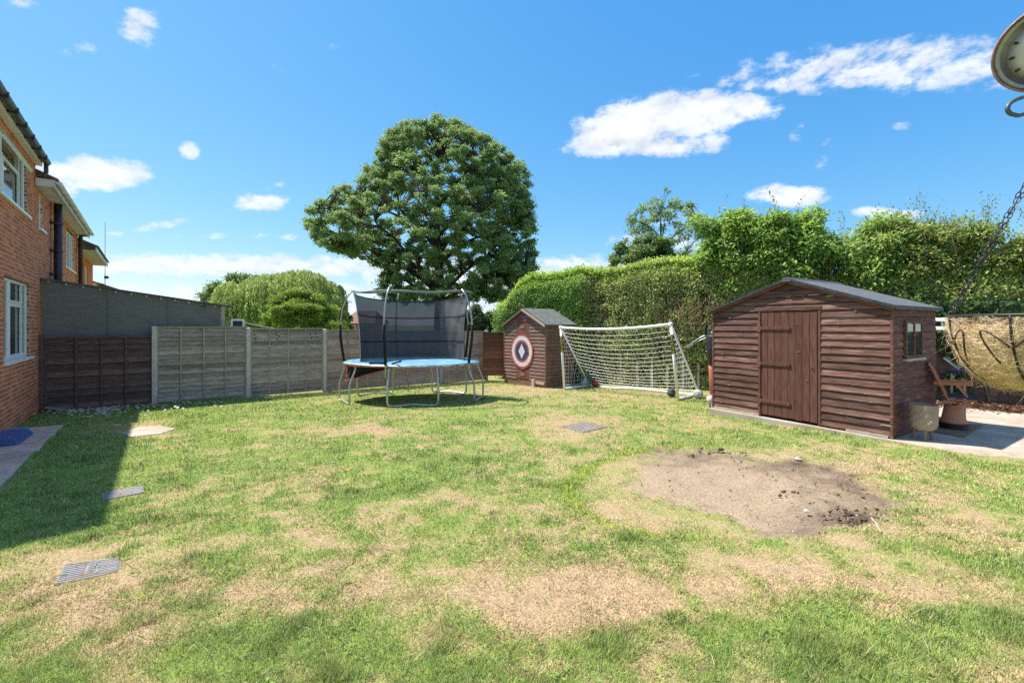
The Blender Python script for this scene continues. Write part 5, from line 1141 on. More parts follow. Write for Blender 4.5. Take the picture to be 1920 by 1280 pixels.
    for k in range(200):
        u, v = r.uniform(-40, 1960), 745 + 560 * r.random() ** 1.3; p = gp(u, v); d_, so_, *_ = [q[0] for q in lawn_masks(np.array([p.x]), np.array([p.y]))]; sx, sy = slab_local(p.x, p.y)
        if (90 < u < 240 and 1035 < v < 1105) or (180 < u < 280 and 905 < v < 945) or (1045 < u < 1145 and 788 < v < 816): continue
        if so_ > .3 or (sy > -.15 and sx > -.2) or (p - CORNER).dot(DH) > -.1 or (p - CORNER).dot(FN) < 1.1 or d_ > .75: continue
        g = np.array([.21, .34, .075]) * r.uniform(.75, 1.25)
        for j in range(r.integers(5, 10)):
            a = r.uniform(0, 6.28); P.append((p.x + r.normal(0, .012), p.y + r.normal(0, .012), p.z + .012)); D.append((math.cos(a), math.sin(a), r.uniform(.1, .6))); Nn.append((r.normal(0, .2), r.normal(0, .2), 1)); L.append(r.uniform(.014, .034)); W.append(r.uniform(.007, .014)); C.append(g * r.uniform(.8, 1.2))
    for k in range(900):
        u, v = r.uniform(-40, 1960), 800 + 520 * r.random(); p = gp(u, v); sx, sy = slab_local(p.x, p.y)
        if (sy > -.15 and sx > -.2) or (p - CORNER).dot(FN) < 1.1: continue
        a = r.uniform(0, 6.28); P.append((p.x, p.y, p.z)); D.append((math.cos(a), math.sin(a), r.uniform(.2, 1.4))); Nn.append((0, 0, 1)); L.append(r.uniform(.05, .11)); W.append(.0035); C.append(np.array([.62, .56, .34]) * r.uniform(.6, 1.2) if r.random() < .6 else np.array([.26, .40, .10]))
    leaves('lawn_weeds', np.array(P), np.array(D), np.array(Nn, dtype=float), np.array(L), np.array(W), np.array(C), 'blade', None)
    tag(bpy.data.objects['lawn_weeds'], 'small weeds and stray dry stalks scattered through the lawn', 'weeds', kind='stuff')
build_covers()

# ------------------------------------------------------------------ hanging basket and clock at the right edge
def build_basket():
    c = Vector((1.307, 1.05, CAMZ + .021)); R = .20; root = thing('hanging_basket', 'hanging wire basket lined with shaggy coconut fibre', 'basket', c)
    ring = lambda r, z, n=48: [(r * math.cos(a), r * math.sin(a), z) for a in np.linspace(0, 2 * math.pi, n + 1)[:-1]]
    prof = lambda t: (R * 1.0 * math.cos(t * math.pi / 2) ** .48, -.180 * math.sin(t * math.pi / 2) ** 1.15)
    b = MB(); b.tube(ring(R, 0), .0038, 8, True); b.build('rim', 'wire', root, True)
    b = MB(); b.tube(ring(R * .985, -.012), .0022, 6, True); b.build('rim', 'wire', root, True)
    ribs = 8
    for k in range(ribs):
        a = math.radians(45 * k + 16); d = Vector((math.cos(a), math.sin(a), 0)); p = [d * (prof(t)[0] * 1.01 + .003) + Vector((0, 0, prof(t)[1])) for t in np.linspace(0, .97, 16)]
        m_ = MB(); m_.tube(p, .0026, 6); m_.build('rib', 'wire', root, True)
        # scrolls between the ribs
        for s in (-1, 1):
            q = []
            for t in np.linspace(0, 1, 18):
                an = a + s * (.02 + .26 * math.sin(t * 2.6)); tt = .30 - .20 * math.sin(t * math.pi * .9) + .22 * t ** 2; r_, z_ = prof(tt); q.append(Vector((math.cos(an), math.sin(an), 0)) * (r_ * 1.02 + .004) + Vector((0, 0, z_)))
            m_ = MB(); m_.tube(q, .0020, 5); m_.build('scroll', 'wire', root, True)
    n, k = 64, 22; V, Q = [], []
    for i in range(k + 1):
        t = i / k * .995; r_, z_ = prof(t)
        for j in range(n):
            a = 2 * math.pi * j / n; w = 1 - .012 + .02 * (float(fbm(np.array([j * .35]), np.array([i * .5]), 1.0, 91)[0]) - .5); V.append((r_ * w * .985 * math.cos(a), r_ * w * .985 * math.sin(a), z_ * .985 - .004))
    for i in range(k):
        for j in range(n): Q.append((i * n + j, (i + 1) * n + j, (i + 1) * n + (j + 1) % n, i * n + (j + 1) % n))
    lo = np_mesh('coir_liner', np.array(V), np.array(Q), None, 'coir', root, True)
    b = MB(); b.lathe([(.001, -.05), (.12, -.048), (R * .965, -.03)], 40); b.f = b.f[:80]; b.build('compost', 'soil_dark', root)
    # loose fibres
    n = 9000; t = .04 + RNG.random(n) ** 1.4 * .80; a = RNG.uniform(0, 2 * np.pi, n); r_ = R * np.cos(t * np.pi / 2) ** .48; z_ = -.180 * np.sin(t * np.pi / 2) ** 1.15
    P = np.stack([r_ * np.cos(a), r_ * np.sin(a), z_], 1); O = unit(np.stack([np.cos(a), np.sin(a), -t * .8], 1)); T = unit(np.cross(O, RNG.normal(0, 1, (n, 3)))); L = RNG.uniform(.010, .034, n)[:, None] * np.where(RNG.random(n) < .025, 2.4, 1)[:, None]
    lift = RNG.random(n)[:, None] ** 2.5 * .45; segs = 5; pts = []; cv = RNG.normal(0, .5, (n, 3))
    for i in range(segs):
        f = i / (segs - 1); pts.append(P + T * L * (f - .3) + O * (lift * L * f * 1.0 + .003 * math.sin(f * math.pi)) + cv * L * .35 * f * f + np.array([0, 0, -.12]) * L * f * f)
    for p in pts: p[:, 2] = np.minimum(p[:, 2], -.004 + .004 * RNG.random(n))
    V = []; W = (RNG.uniform(.0003, .0007, n))[:, None]; S = unit(np.cross(T, O)); U = O
    for p, wf in zip(pts, (1, 1, .9, .8, .4)): V += [p + S * W * wf, p + U * W * wf]
    V = np.stack(V, 1).reshape(-1, 3); i0 = np.arange(n)[:, None] * (2 * segs); Q = np.concatenate([i0 + np.array([[2 * i, 2 * i + 1, 2 * i + 3, 2 * i + 2]]) for i in range(segs - 1)], 0)
    col = np.array([.82, .61, .36]) * (1 + RNG.normal(0, .22, n))[:, None]; pale = RNG.random(n) < np.clip(.75 - t, .1, .7); col[pale] = np.array([.92, .80, .62]); col = np.repeat(col, 2 * segs, 0)  # more pale fibres towards the rim: sunlit top put into the colour
    o = np_mesh('loose_fibres', V, Q, col, 'leaf', lo); tag(o, kind='stuff')
    # three chains up to the hook
    top = Vector((0, 0, .47))
    for k in range(3):
        a = math.radians(129 + 120 * k); p0 = Vector((R * math.cos(a), R * math.sin(a), .0)); ln = (top - p0).length; nl = int(ln / .0125); m_ = MB(); d = (top - p0).normalized()
        for strand in (0, 1):
            for i in range(nl):
                ph = i * .55 + strand * math.pi; x = d.orthogonal().normalized(); y = d.cross(x); off = (x * math.cos(ph) + y * math.sin(ph)) * .0042; cc = p0 + d * (ln * (i + .5) / nl) + off
                e1 = (x if i % 2 else y); e1 = (e1 * math.cos(ph) + d.cross(e1) * math.sin(ph)).normalized()
                m_.tube([cc + d * .0085 * math.cos(q) + e1 * .0038 * math.sin(q) for q in np.linspace(0, 2 * math.pi, 9)[:-1]], .0012, 4, True)
        m_.build('chain', 'chain', root)
    m_ = MB(); m_.tube([top, top + Vector((0, 0, .02)), top + Vector((.012, 0, .035)), top + Vector((0, 0, .05))], .003, 6); m_.build('hook', 'wire', root, True)
    # bracket, its post and the round clock above it
    px, py = 2.15, 1.55; br = thing('bracket_clock', 'round weathered clock on a scrolled iron bracket, cut by the right edge', 'clock', (px, py, zg(px, py)))
    o = br.location; w = lambda u, v, y: at(u, v, y) - o
    m_ = MB(); m_.box(-.05, .05, -.05, .05, -.2, 2.75); m_.build('post', 'fence_dark', br, bevel=.005)
    hook = c + top + Vector((0, 0, .045)) - o
    m_ = MB(); m_.tube(smooth_path([w(1917, 183, 1.05), w(1905, 187, 1.05), w(1893, 195, 1.05), w(1889, 204, 1.05), w(1893, 212, 1.05), w(1903, 215.5, 1.05), w(1920, 214, 1.05), hook, Vector((-.45, -.25, hook.z + .0)), Vector((-.04, -.02, hook.z))]), .0046, 8); m_.build('scroll_arm', 'bracket', br, True)
    m_ = MB(); m_.tube([Vector((-.04, -.02, hook.z - .35)), Vector((-.25, -.15, hook.z - .12)), Vector((-.5, -.3, hook.z))], .006, 8); m_.build('brace', 'bracket', br, True)
    cc = w(1972, 86, 1.06); vd = -(cc + o - co.location).normalized(); nrm = (vd + Vector((-.16, -.05, -.04))).normalized(); q = nrm.to_track_quat('Z', 'Y').to_matrix().to_4x4(); q.translation = cc
    def disc(name, prof, m): b_ = MB(); b_.m = q; b_.lathe(prof, 56); return b_.build(name, m, br, True)
    r = .098
    disc('clock_rim', [(r * .93, -.035), (r, -.03), (r * 1.02, .0), (r, .012), (r * .965, .014), (r * .955, .004)], 'clock_rim')
    disc('bezel', [(r * .955, .004), (r * .94, .008), (r * .86, .006), (r * .84, .0)], 'clock_bezel')
    disc('dial_ring', [(r * .84, .002), (r * .83, .0035), (r * .73, .0035)], 'clock_ring')
    f = disc('dial', [(r * .735, .0042), (r * .5, .0085), (r * .25, .011), (.0008, .012)], 'clock_face')
    for k in range(12):
        a = math.radians(30 * k); b_ = MB(); b_.m = q; b_.bar((r * .60 * math.cos(a), r * .60 * math.sin(a), .0085), (r * .69 * math.cos(a), r * .69 * math.sin(a), .0065), .005, .002); b_.build('hour_mark', 'black', f)
    b_ = MB(); b_.m = q; b_.bar((0, 0, .0145), (r * .5, r * .2, .0135), .005, .002); b_.bar((0, 0, .0155), (-r * .1, r * .6, .0125), .004, .002); b_.build('hands', 'black', f)
    m_ = MB(); m_.tube([cc + nrm * -.03 + Vector((.09, .02, 0)), Vector((-.05, -.03, cc.z))], .012, 8); m_.build('clock_arm', 'bracket', br, True)
build_basket()

# ------------------------------------------------------------------ hedge, shrubs and trees
HA, HB = np.array([-.35, 17.3]), np.array([11.2, 9.2])
HD = (HB - HA) / np.linalg.norm(HB - HA); HN = np.array([HD[1], -HD[0]]); HN = HN if HN[1] < 0 else -HN      # HN: towards the garden
HLEN = np.linalg.norm(HB - HA)
def build_hedge():
    root = thing('hedge', 'long tall clipped hedge behind the goal with brown bare patches', 'hedge', (HA[0], HA[1], zg(0, 17)))
    HLEN = 14.1
    zb = root.location.z; top = lambda s: (3.42 + .0 * s - np.clip(1.0 - s / 1.6, 0, 1) ** 2 * 1.1) - zb + .05 * np.sin(s * 2.3) + np.clip(.12 * (s - 4) / 4, 0, .2) - np.clip((s - 8.2) / 1.6, 0, 1) * .85
    n, k = 120, 10; V, Q = [], []; T = 1.5
    for i in range(n + 1):                           # twiggy inside
        s = -.2 + HLEN * i / n; h = float(top(np.array([s]))[0]) - .22
        for (w, z) in ((-.18, -.2), (-.30, .3), (-.30, h * .5), (-.34, h * .85), (-.55, h), (-1.0, h), (-T + .1, h * .8), (-T + .1, -.2)):
            w += .10 * (random.random() - .5); P = HD * s + HN * w; V.append((P[0], P[1], z + .06 * (random.random() - .5)))
    for i in range(n):
        for j in range(7): a = i * 8 + j; Q.append((a, a + 8, a + 9, a + 1))
    V = np.array(V); np_mesh('twig_mass', V, np.array(Q), None, 'hedge_core', root)
    cap = MB(); cap.add([tuple(v) for v in V[:8]], [tuple(range(8))]); cap.build('twig_end', 'hedge_core', root)
    N = 195000; s = RNG.uniform(-.5, HLEN, N); side = RNG.random(N); tp = top(np.clip(s, 0, 99))
    z = np.where(side < .70, RNG.random(N) ** .9 * tp, tp + 0); w = np.where(side < .70, 0.0, -RNG.random(N) * T)
    # rounded shoulder and left end
    sh = np.clip((z / tp - .86) / .14, 0, 1); w = np.where(side < .70, w - .28 * sh ** 2, w)
    endc = np.clip((.6 - s) / 1.1, 0, 1); w = w - endc ** 2 * .75 * RNG.random(N)
    depth = RNG.random(N) ** 2.2 * .24; bulge = .16 * (fbm(s, z, 1.1, 101) - .5) + .09 * (fbm(s, z, .35, 105) - .5)
    bulge += np.clip((s - 3.4) / .4, 0, 1) * -.22 * np.clip((5.0 - s) / 1.5, 0, 1)       # step in the face where two plantings meet
    bare = fbm(s * 1.0, z * 1.2, .8, 111) - np.clip((s - 7.5) * .1, 0, .15); mid = np.clip((s - 3.2) / .5, 0, 1)
    keep = ~((bare > .655) & (side < .70) & (z < tp * .80) & (mid > .5) & (RNG.random(N) < .80))
    keep &= ~((z < .5) & (side < .7) & (RNG.random(N) < .35))
    thin = (side >= .70) & (w < -.9) & (RNG.random(N) < .4); keep &= ~thin
    out = np.where((side < .70)[:, None], np.array([HN[0], HN[1], .25]), np.array([0, 0, 1.0])) + sh[:, None] * np.array([0, 0, .6])
    P2 = HD[None] * s[:, None] + HN[None] * (w + np.where(side < .70, bulge - depth + .12, 0))[:, None]
    z = z + np.where(side < .70, 0, RNG.random(N) ** 3 * .18 - depth * .7 + bulge * .6) + RNG.normal(0, .02, N)
    P = np.stack([P2[:, 0], P2[:, 1], z], 1)[keep]; out = unit(out)[keep]; s, zz, side, depth, mid, tp = s[keep], z[keep], side[keep], depth[keep], mid[keep], tp[keep]; n = len(P)
    D = RNG.normal(0, .8, (n, 3)) + out * .5 + np.array([0, 0, .35]); Nn = out + RNG.normal(0, .55, (n, 3)) + np.array([-.25, .1, .7])
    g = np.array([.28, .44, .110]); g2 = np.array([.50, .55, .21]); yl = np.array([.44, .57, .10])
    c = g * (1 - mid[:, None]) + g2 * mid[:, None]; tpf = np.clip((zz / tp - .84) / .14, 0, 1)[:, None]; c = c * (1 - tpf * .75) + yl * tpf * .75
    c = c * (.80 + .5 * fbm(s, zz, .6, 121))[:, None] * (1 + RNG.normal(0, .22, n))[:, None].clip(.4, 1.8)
    br = (RNG.random(n) < .05 * mid + .01) & (side < .7); c[br] = np.array([.26, .15, .075])
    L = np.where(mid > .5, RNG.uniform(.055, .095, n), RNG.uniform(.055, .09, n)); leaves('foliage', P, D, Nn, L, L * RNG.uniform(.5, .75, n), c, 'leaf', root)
    tw = MB()                                        # bare brown twigs in the gaps
    for i in range(900):
        s_ = random.uniform(3.0, HLEN - .5); z_ = random.uniform(.2, 2.9)
        if float(fbm(np.array([s_]), np.array([z_ * 1.2]), .8, 111)[0]) < .62: continue
        p = HD * s_ + HN * (.02 - random.random() * .1); q = p + HD * random.uniform(-.12, .12) + HN * random.uniform(.0, .1); tw.tube([(p[0], p[1], z_ - .12), ((p[0] + q[0]) / 2, (p[1] + q[1]) / 2, z_), (q[0], q[1], z_ + random.uniform(.05, .2))], [.008, .006, .003], 4)
    tag(tw.build('bare_twigs', 'twig', root), kind='stuff')
    ORD = ['first', 'second', 'third', 'fourth', 'fifth', 'sixth', 'seventh', 'eighth', 'ninth']
    for i in range(9):                               # stubs of an old picket fence at its foot
        s_ = 4.9 + i * .47 + random.uniform(-.1, .1); p = HD * s_ + HN * .16; pk = MB(); hgt = random.uniform(.55, 1.0); pk.box(-.035, .035, -.008, .008, -.1, hgt); pk.add([(-.035, -.008, hgt), (.035, -.008, hgt), (.035, .008, hgt), (-.035, .008, hgt), (0, -.008, hgt + .05), (0, .008, hgt + .05)], [(0, 1, 4), (3, 5, 2), (0, 4, 5, 3), (1, 2, 5, 4)])
        o = thing('picket', 'grey wooden picket at the hedge foot behind the goal, %s from the left' % ORD[i], 'picket', (HA[0] + p[0], HA[1] + p[1], zg(HA[0] + p[0], HA[1] + p[1])), math.atan2(HD[1], HD[0]), 'pickets at the foot of the hedge'); pk.build('pale', 'fence_grey', o)
build_hedge()

def clump_leaves(centers, radii, per, flat=.75, shell=.55):
    """points, outward directions, clump index for leaves gathered on clumps"""
    n = int(sum(per)); ci = np.repeat(np.arange(len(centers)), per); d = unit(RNG.normal(0, 1, (n, 3))); r = (shell + (1 - shell) * RNG.random(n)) * RNG.random(n) ** .25
    d2 = d * np.array([1, 1, flat]); lump = 1 + .35 * (vnoise(d[:, 0] * 2 + ci * 3.1, d[:, 1] * 2 + d[:, 2] * 2, .8, 131) - .5) * 2
    stray = np.where(RNG.random(n) < .14, RNG.uniform(1.0, 1.75, n), 1.0); P = np.asarray(centers)[ci] + d2 * stray[:, None] * (r * lump * np.asarray(radii)[ci])[:, None]; return P, d, ci
def in_outline(outline, n, seed):
    """random u, v inside rows (v, left, right)"""
    r = np.random.default_rng(seed); vs = [o[0] for o in outline]; ls = [o[1] for o in outline]; rs = [o[2] for o in outline]; wd = np.array(rs) - np.array(ls)
    out = []
    while len(out) < n:
        v = r.uniform(vs[0], vs[-1]); l, q = np.interp(v, vs, ls), np.interp(v, vs, rs)
        if r.random() < (q - l) / wd.max(): out.append((r.uniform(l, q), v, l, q))
    return out, r
def outline_tree(name, label, outline, y0, trunk_u, nclump, rad, per, leaf, c1, c2, seed, depth=.7, bark='bark', trunk_r=.4, flat=.7, mat_='leaf', shell=.5, aspect=.62, group=None, rim=0.0, trunk_top=None):
    base = ul(trunk_u, zg(0, 21) - .05, y0); root = thing(name, label, 'tree', base, 0, group)
    spots, r = in_outline(outline, nclump, seed); C = []; R = []
    for (u, v, l, q) in spots:
        m_, hw = (l + q) / 2, max((q - l) / 2, 1); t = (u - m_) / hw
        if rim and r.random() < rim: t = math.copysign(abs(t) ** .45, t); u = m_ + t * hw * .94
        dy = r.uniform(-1, 1) * math.sqrt(max(0, 1 - t * t)) * hw * y0 / F * depth
        p = at(u, v, y0 + dy); s = (y0 + dy) / y0; p.x = (u - CX) / F * y0; p.z = CAMZ - (v - HOR) / F * y0
        C.append((p.x - base.x, dy, p.z - base.z)); R.append(r.uniform(*rad))
    C = np.array(C); R = np.array(R); pr = np.maximum(8, (per * (R / np.mean(rad)) ** 2)).astype(int)
    P, d, ci = clump_leaves(C, R, pr, flat, shell); n = len(P); cv = np.random.default_rng(seed + 1).random(len(C))
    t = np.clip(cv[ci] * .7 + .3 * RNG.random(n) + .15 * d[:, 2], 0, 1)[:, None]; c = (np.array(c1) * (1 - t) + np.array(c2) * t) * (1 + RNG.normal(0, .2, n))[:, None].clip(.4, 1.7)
    L = leaf * RNG.uniform(.65, 1.3, n); leaves('crown', P, RNG.normal(0, .7, (n, 3)) + d * .6 - np.array([0, 0, .2]), d * .5 + RNG.normal(0, .5, (n, 3)) + np.array([0, 0, .8]), L, L * aspect, c, mat_, root)
    b = MB(); H = max(C[:, 2]) if trunk_top is None else trunk_top
    lean = lambda z: Vector((.25 * math.sin(z * .35) * trunk_r, .2 * math.cos(z * .3) * trunk_r, z))
    b.tube([lean(z) for z in np.linspace(0, H * .88, 12)], [trunk_r * (1 - .88 * f) * (1.35 if f < .02 else 1) for f in np.linspace(0, 1, 12)], 10); to = b.build('trunk', bark, root, True)
    lim = MB(); prim = []; rr = random.Random(seed)
    far = sorted(range(len(C)), key=lambda i: -(math.hypot(C[i][0], C[i][1]) + .3 * C[i][2])); chosen = []
    for i in far:                                    # main limbs reach out to well spread clumps
        if all((Vector(C[i]) - Vector(C[j])).length > H * .20 for j in chosen): chosen.append(i)
        if len(chosen) >= 16: break
    def limb(a, c_, r0, r1, bow):
        d = c_ - a; ln = d.length; side = Vector((rr.uniform(-1, 1), rr.uniform(-1, 1), rr.uniform(-.3, .6))) * ln * bow; m1 = a + d * .35 + Vector((0, 0, ln * .10)) + side; m2 = a + d * .72 + Vector((0, 0, ln * .06)) - side * .6
        pts = []
        for t in np.linspace(0, 1, 10):
            q = a * (1 - t) ** 3 + m1 * 3 * t * (1 - t) ** 2 + m2 * 3 * t * t * (1 - t) + c_ * t ** 3; pts.append(q + Vector((rr.gauss(0, .012), rr.gauss(0, .012), rr.gauss(0, .012))) * ln)
        lim.tube(pts, [max(r0 + (r1 - r0) * t, .012) for t in np.linspace(0, 1, 10)], 6, cap=False); return pts
    for i in chosen:
        c_ = Vector(C[i]); hd = math.hypot(c_.x, c_.y); z0 = min(max(c_.z - hd * rr.uniform(.5, .9), H * .20), H * .72); prim += limb(lean(z0), c_, trunk_r * .40 * (1 - .6 * z0 / H), .04 * trunk_r, .10)[2:]
    prim += [lean(z) for z in np.linspace(H * .35, H * .85, 8)]
    for i in range(len(C)):
        if i in chosen: continue
        c_ = Vector(C[i]); a = min(prim, key=lambda p: (p - c_).length + max(0, p.z - c_.z) * 2); limb(a, c_, trunk_r * .10, trunk_r * .02, .08)
    lim.build('limbs', bark, to, True); return root
OAK = [(228, 785, 838), (240, 765, 872), (255, 735, 893), (272, 712, 925), (290, 705, 968), (310, 702, 985), (330, 690, 990), (350, 668, 990), (372, 632, 992), (395, 600, 996), (420, 585, 998), (445, 588, 1000), (465, 610, 1004), (485, 680, 1006), (505, 722, 1004), (525, 716, 996), (545, 712, 968), (565, 720, 945)]
outline_tree('oak_tree', 'big spreading oak tree rising behind the trampoline', OAK, 42, 822, 1350, (.32, .78), 200, .19, (.23, .33, .12), (.39, .50, .18), 3, depth=.75, trunk_r=.62, rim=.25, flat=.6, shell=.25)
outline_tree('shrub_tree', 'dark low bush beyond the fence, right of the trampoline net', [(575, 880, 905), (590, 868, 920), (608, 862, 928), (618, 862, 926)], 30, 895, 26, (.25, .45), 420, .16, (.06, .10, .04), (.11, .17, .06), 4, trunk_r=.1)
outline_tree('slender_tree', 'airy slender tree showing sky gaps above the hedge', [(352, 1248, 1258), (372, 1225, 1262), (390, 1200, 1310), (410, 1178, 1318), (435, 1170, 1322), (455, 1172, 1312), (470, 1182, 1300), (490, 1215, 1285)], 24, 1238, 130, (.16, .40), 48, .125, (.22, .32, .13), (.36, .47, .22), 5, trunk_r=.16, rim=.2, shell=.3)
outline_tree('round_bush_tree', 'rounded green bush peeping over the hedge below the slender tree', [(446, 1200, 1240), (458, 1165, 1250), (475, 1150, 1255), (500, 1143, 1258)], 22, 1200, 55, (.20, .38), 260, .13, (.15, .235, .065), (.25, .34, .10), 6, trunk_r=.12)
outline_tree('broadleaf_tree', 'dark green broadleaf tree at the left behind the willow', [(522, 440, 480), (535, 405, 500), (555, 386, 520), (580, 384, 520), (615, 390, 500)], 46, 440, 70, (.5, .95), 330, .26, (.15, .24, .07), (.26, .36, .11), 7, trunk_r=.35)
outline_tree('feathery_tree', 'bright yellow-green feathery tree just behind the fence, left of trampoline', [(545, 545, 580), (560, 520, 608), (578, 505, 628), (598, 500, 640), (618, 500, 648)], 27, 565, 110, (.26, .5), 270, .17, (.20, .30, .04), (.36, .47, .075), 8, trunk_r=.14, flat=.45, aspect=.3)
outline_tree('round_tree', 'light green tree at the right edge of the willow', [(548, 596, 620), (562, 590, 638), (580, 588, 648), (600, 590, 652), (616, 592, 650)], 38, 620, 45, (.4, .7), 300, .22, (.17, .26, .055), (.29, .39, .09), 9, trunk_r=.2)

def build_willow():
    y0 = 36.0; base = ul(520, zg(0, 21) - .05, y0); root = thing('willow_tree', 'pale yellow-green weeping willow beyond the fence', 'tree', base)
    cen = []; 
    for (u, v, r) in ((470, 548, 1.5), (500, 535, 1.6), (530, 530, 1.7), (560, 528, 1.8), (585, 540, 1.5), (605, 560, 1.1), (450, 570, 1.1), (545, 545, 2.0), (480, 560, 1.6)): p = at(u, v, y0); cen.append((p.x - base.x, random.uniform(-2, 2), p.z - base.z, r))
    P, D, Cc = [], [], []; r = np.random.default_rng(4)
    for k in range(1500):
        c = cen[r.integers(len(cen))]; d = unit(r.normal(0, 1, (1, 3)))[0]; d[2] = abs(d[2]); s = np.array(c[:3]) + d * c[3] * np.array([1, 1, .6]); ln = r.uniform(1.2, 3.6); col = r.random(); m = int(ln * 15)
        f = np.sort(r.random(m)); out = d[:2] * .9
        pts = np.stack([s[0] + out[0] * np.sqrt(f) * .7, s[1] + out[1] * np.sqrt(f) * .7, s[2] + .12 * np.sin(f * 3) - ln * f ** 1.3], 1) + r.normal(0, .05, (m, 3)); P.append(pts); D.append(np.tile([out[0] * .3, out[1] * .3, -1], (m, 1)) + r.normal(0, .35, (m, 3)))
        Cc.append(np.tile((np.array([.36, .45, .11]) * (1 - col) + np.array([.60, .66, .22]) * col), (m, 1)))
    P, D, Cc = np.concatenate(P), np.concatenate(D), np.concatenate(Cc); n = len(P); k_ = P[:, 2] > .2; P, D, Cc = P[k_], D[k_], Cc[k_]; n = len(P)
    L = r.uniform(.18, .34, n); leaves('crown', P, D, r.normal(0, 1, (n, 3)) + np.array([0, -.5, .6]), L, L * .32, Cc * (1 + r.normal(0, .15, n))[:, None], 'leaf', root)
    b = MB(); b.tube([(0, 0, 0), (.1, 0, 1.5), (0, .1, 3.0)], [.35, .3, .22], 9); t = b.build('trunk', 'bark', root, True); b = MB()
    for c in cen: b.tube([(0, 0, 1.5), (c[0] * .5, c[1] * .5, c[2] * .8), c[:3]], [.16, .10, .03], 6)
    b.build('limbs', 'bark', t, True)
build_willow()

def shrub(name, label, s0, s1, back, zbot, ztop, n, leafL, aspect, c1, c2, seed, sprays=0, red=0.0, lumps=34, rr=(.35, .7)):
    """a big shrub behind the hedge line between s0 and s1, ztop a function of the position along it"""
    P0 = HA + HD * (s0 + s1) / 2 - HN * back; root = thing(name, label, 'shrub', (P0[0], P0[1], zg(*P0))); r = np.random.default_rng(seed); zr = root.location.z
    C, R = [], []
    while len(C) < lumps:
        s = r.uniform(s0, s1); t = ztop((s - s0) / (s1 - s0)); z = zbot + (t - zbot) * r.random() ** .75; rad = r.uniform(*rr)
        if z + rad * .75 > t: z = t - rad * .75
        w = back * r.uniform(-.2, 1.3); q = HA + HD * s - HN * w; C.append((q[0] - P0[0], q[1] - P0[1], z - zr)); R.append(rad)
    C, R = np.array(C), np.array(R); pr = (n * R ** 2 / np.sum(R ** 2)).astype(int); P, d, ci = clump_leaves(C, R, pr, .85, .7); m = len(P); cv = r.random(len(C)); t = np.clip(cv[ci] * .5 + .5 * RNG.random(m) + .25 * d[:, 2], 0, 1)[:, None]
    c = (np.array(c1) * (1 - t) + np.array(c2) * t) * (1 + RNG.normal(0, .18, m))[:, None].clip(.4, 1.6); hot = RNG.random(m) < red; c[hot] = np.array([.48, .29, .12]) * RNG.uniform(.6, 1.3, (hot.sum(), 1))
    sp = []; spd = []; stems = MB()
    for k in range(sprays):
        s = r.uniform(s0, s1); q = HA + HD * s - HN * back * r.uniform(0, 1); z0 = ztop((s - s0) / (s1 - s0)) - .35; ln = r.uniform(.5, 1.25); dr = np.array([r.normal(0, .32), r.normal(0, .2), 1.0]); a = np.array([q[0] - P0[0], q[1] - P0[1], z0 - zr]); bend = np.array([r.normal(0, .22), r.normal(0, .12), -.10])
        f = np.linspace(0, 1, 18); pts = a + dr * ln * f[:, None] + bend * (f ** 2)[:, None]; stems.tube([tuple(p) for p in pts[::3]], [.006, .005, .004, .003, .002, .0015], 4, cap=False); sp.append(np.repeat(pts[3:], 2, 0) + r.normal(0, .035, (30, 3))); spd.append(r.normal(0, .8, (30, 3)) + np.array([0, 0, .4]))
    if sprays:
        q = np.concatenate(sp); P = np.concatenate([P, q]); d = np.concatenate([d, np.tile([0, 0, 1.], (len(q), 1))]); cc = np.array([.24, .27, .09]) * (1 + r.normal(0, .25, len(q)))[:, None]; c = np.concatenate([c, cc]); m = len(P)
    D = d * .8 + RNG.normal(0, .55, (m, 3)) + np.array([0, 0, -.15]); Nn = d * .5 + np.array([0, -.15, .9]) + RNG.normal(0, .4, (m, 3)); L = leafL * RNG.uniform(.6, 1.25, m)
    if sprays: L[-len(q):] *= .6
    leaves('foliage', P, D, Nn, L, L * aspect * RNG.uniform(.8, 1.2, m), c, 'leaf_gloss', root)
    for i in range(0, len(C)): a = Vector((C[i][0] * .25, C[i][1] * .25, 0)); e = Vector(C[i]); stems.tube([a, a.lerp(e, .5) + Vector((0, 0, .15)), e], [.03, .02, .008], 5, cap=False)
    tag(stems.build('stems', 'twig', root, True), kind='stuff'); return root
shrub('laurel_shrub', 'tall glossy bright green shrub towering above the hedge and big shed', 7.15, 10.0, .75, 2.55, lambda t: 4.82 + .12 * math.sin(t * 7.0) + .08 * math.sin(t * 19) - .25 * t, 48000, .135, .42, (.20, .335, .080), (.46, .62, .135), 21, lumps=150, rr=(.20, .40), sprays=8)
shrub('broad_shrub', 'broad green shrub with drooping leaves right behind the shed roof', 8.7, 12.2, .65, 1.3, lambda t: 4.12 + .22 * math.sin(t * 9) + .08 * math.sin(t * 27), 42000, .125, .38, (.20, .32, .080), (.48, .61, .15), 22, lumps=150, rr=(.20, .42), sprays=6)
shrub('wispy_shrub', 'wispy shrub with reddish tips and long shoots at the far right', 11.4, 15.6, .6, .9, lambda t: 3.85 + .30 * math.sin(t * 8) + .12 * math.sin(t * 21), 62000, .095, .5, (.20, .30, .080), (.48, .57, .16), 23, lumps=210, rr=(.20, .42), sprays=46, red=.10)

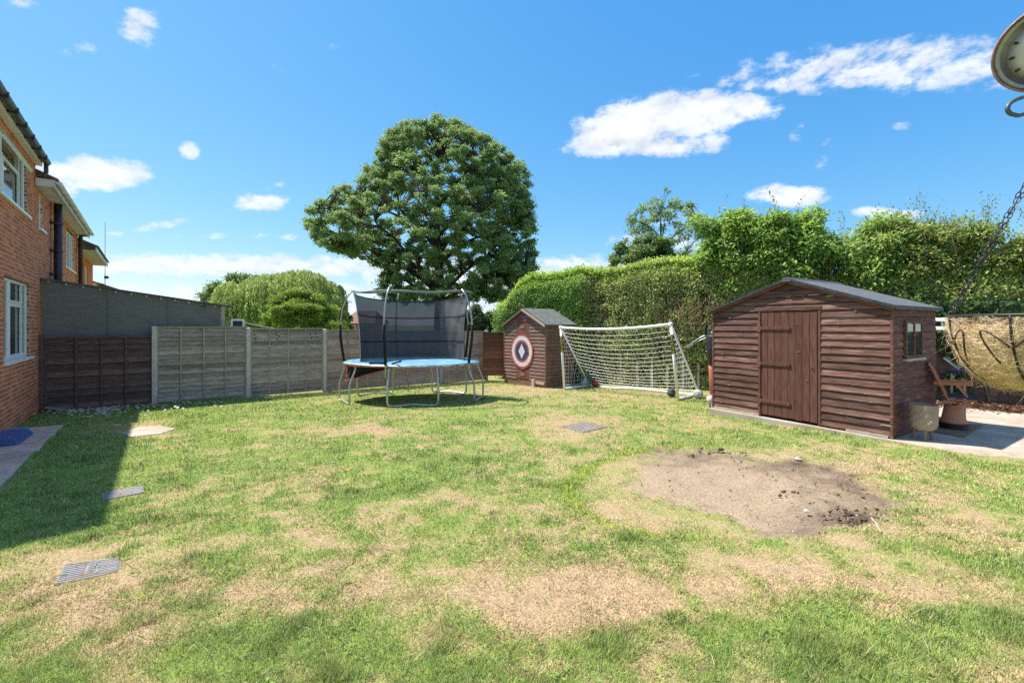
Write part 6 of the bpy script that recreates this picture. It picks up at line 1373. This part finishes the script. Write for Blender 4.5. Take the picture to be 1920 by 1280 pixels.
def twig_heap():
    P = HA + HD * 7.1 + HN * .25; root = thing('twig_heap', 'tangle of bare brown cut stems showing above the left slope of the big shed', 'twigs', (P[0], P[1], 2.0)); b = MB()
    for i in range(90):
        x = random.gauss(0, .55); a = Vector((x * HD[0], x * HD[1], random.uniform(-.9, .2))); l = random.uniform(.25, .7); d = Vector((random.gauss(0, .5), random.gauss(-.1, .25), random.uniform(.2, 1))).normalized() * l; b.tube([a, a + d * .5 + Vector((0, 0, .03)), a + d], [.009, .007, .004], 4)
    tag(b.build('stems', 'twig', root), kind='stuff')
twig_heap()

# ------------------------------------------------------------------ far houses
def far_house(label, u0, u1, vr, ve, vb, y, mw, ridge_frac=(.2, .8)):
    a = ul(u0, 0, y); b_ = ul(u1, 0, y); zr = CAMZ - (vr - HOR) / F * y; ze = CAMZ - (ve - HOR) / F * y; zb = -.8; w = b_.x - a.x
    t = thing('house', label, 'house', (a.x, y, zb)); m = MB(); m.box(0, w, 0, 7, 0, ze - zb); m.build('wall', mw, t)
    r = MB(); o = .35; x0, x1 = w * ridge_frac[0], w * ridge_frac[1]; z0, z1 = ze - zb, zr - zb
    r.add([(-o, -o, z0), (w + o, -o, z0), (w + o, 7 + o, z0), (-o, 7 + o, z0), (x0, 3.5, z1), (x1, 3.5, z1)], [(0, 1, 5, 4), (1, 2, 5), (2, 3, 4, 5), (3, 0, 4), (3, 2, 1, 0)]); ro = r.build('roof', 'tile', t)
    for x in (w * .2, w * .6): g = MB(); g.box(x, x + w * .2, -.05, .02, z0 - 1.5, z0 - .3); f = g.build('window', 'white', t); g = MB(); g.box(x + .1, x + w * .2 - .1, -.07, -.052, z0 - 1.4, z0 - .4); g.build('pane', 'glass', f)
far_house('distant house with brown tiled roof seen left of the trampoline net', 644, 700, 581, 606, 630, 62, 'brick_many', (.15, .85))
def gable_house():
    y = 34; p = ul(926, -.8, y); t = thing('house', 'distant white gabled house between fence end and small shed', 'house', p, .25)
    m = MB(); m.prism([(0, 0, 0), (2.6, 0, 0), (2.6, 0, 2.4), (1.3, 0, 3.55), (0, 0, 2.4)], (0, 0, 0), (0, 5, 0)); m.build('wall', 'render_wall', t)
    for s, x in ((0, -.15), (1, 2.75)): r = MB(); r.hexa([(x, -.12, 2.3), (1.3, -.12, 3.62), (1.3, 5.1, 3.62), (x, 5.1, 2.3), (x, -.12, 2.38), (1.3, -.12, 3.70), (1.3, 5.1, 3.70), (x, 5.1, 2.38)]); r.build('roof_slope', 'tile', t)
gable_house()
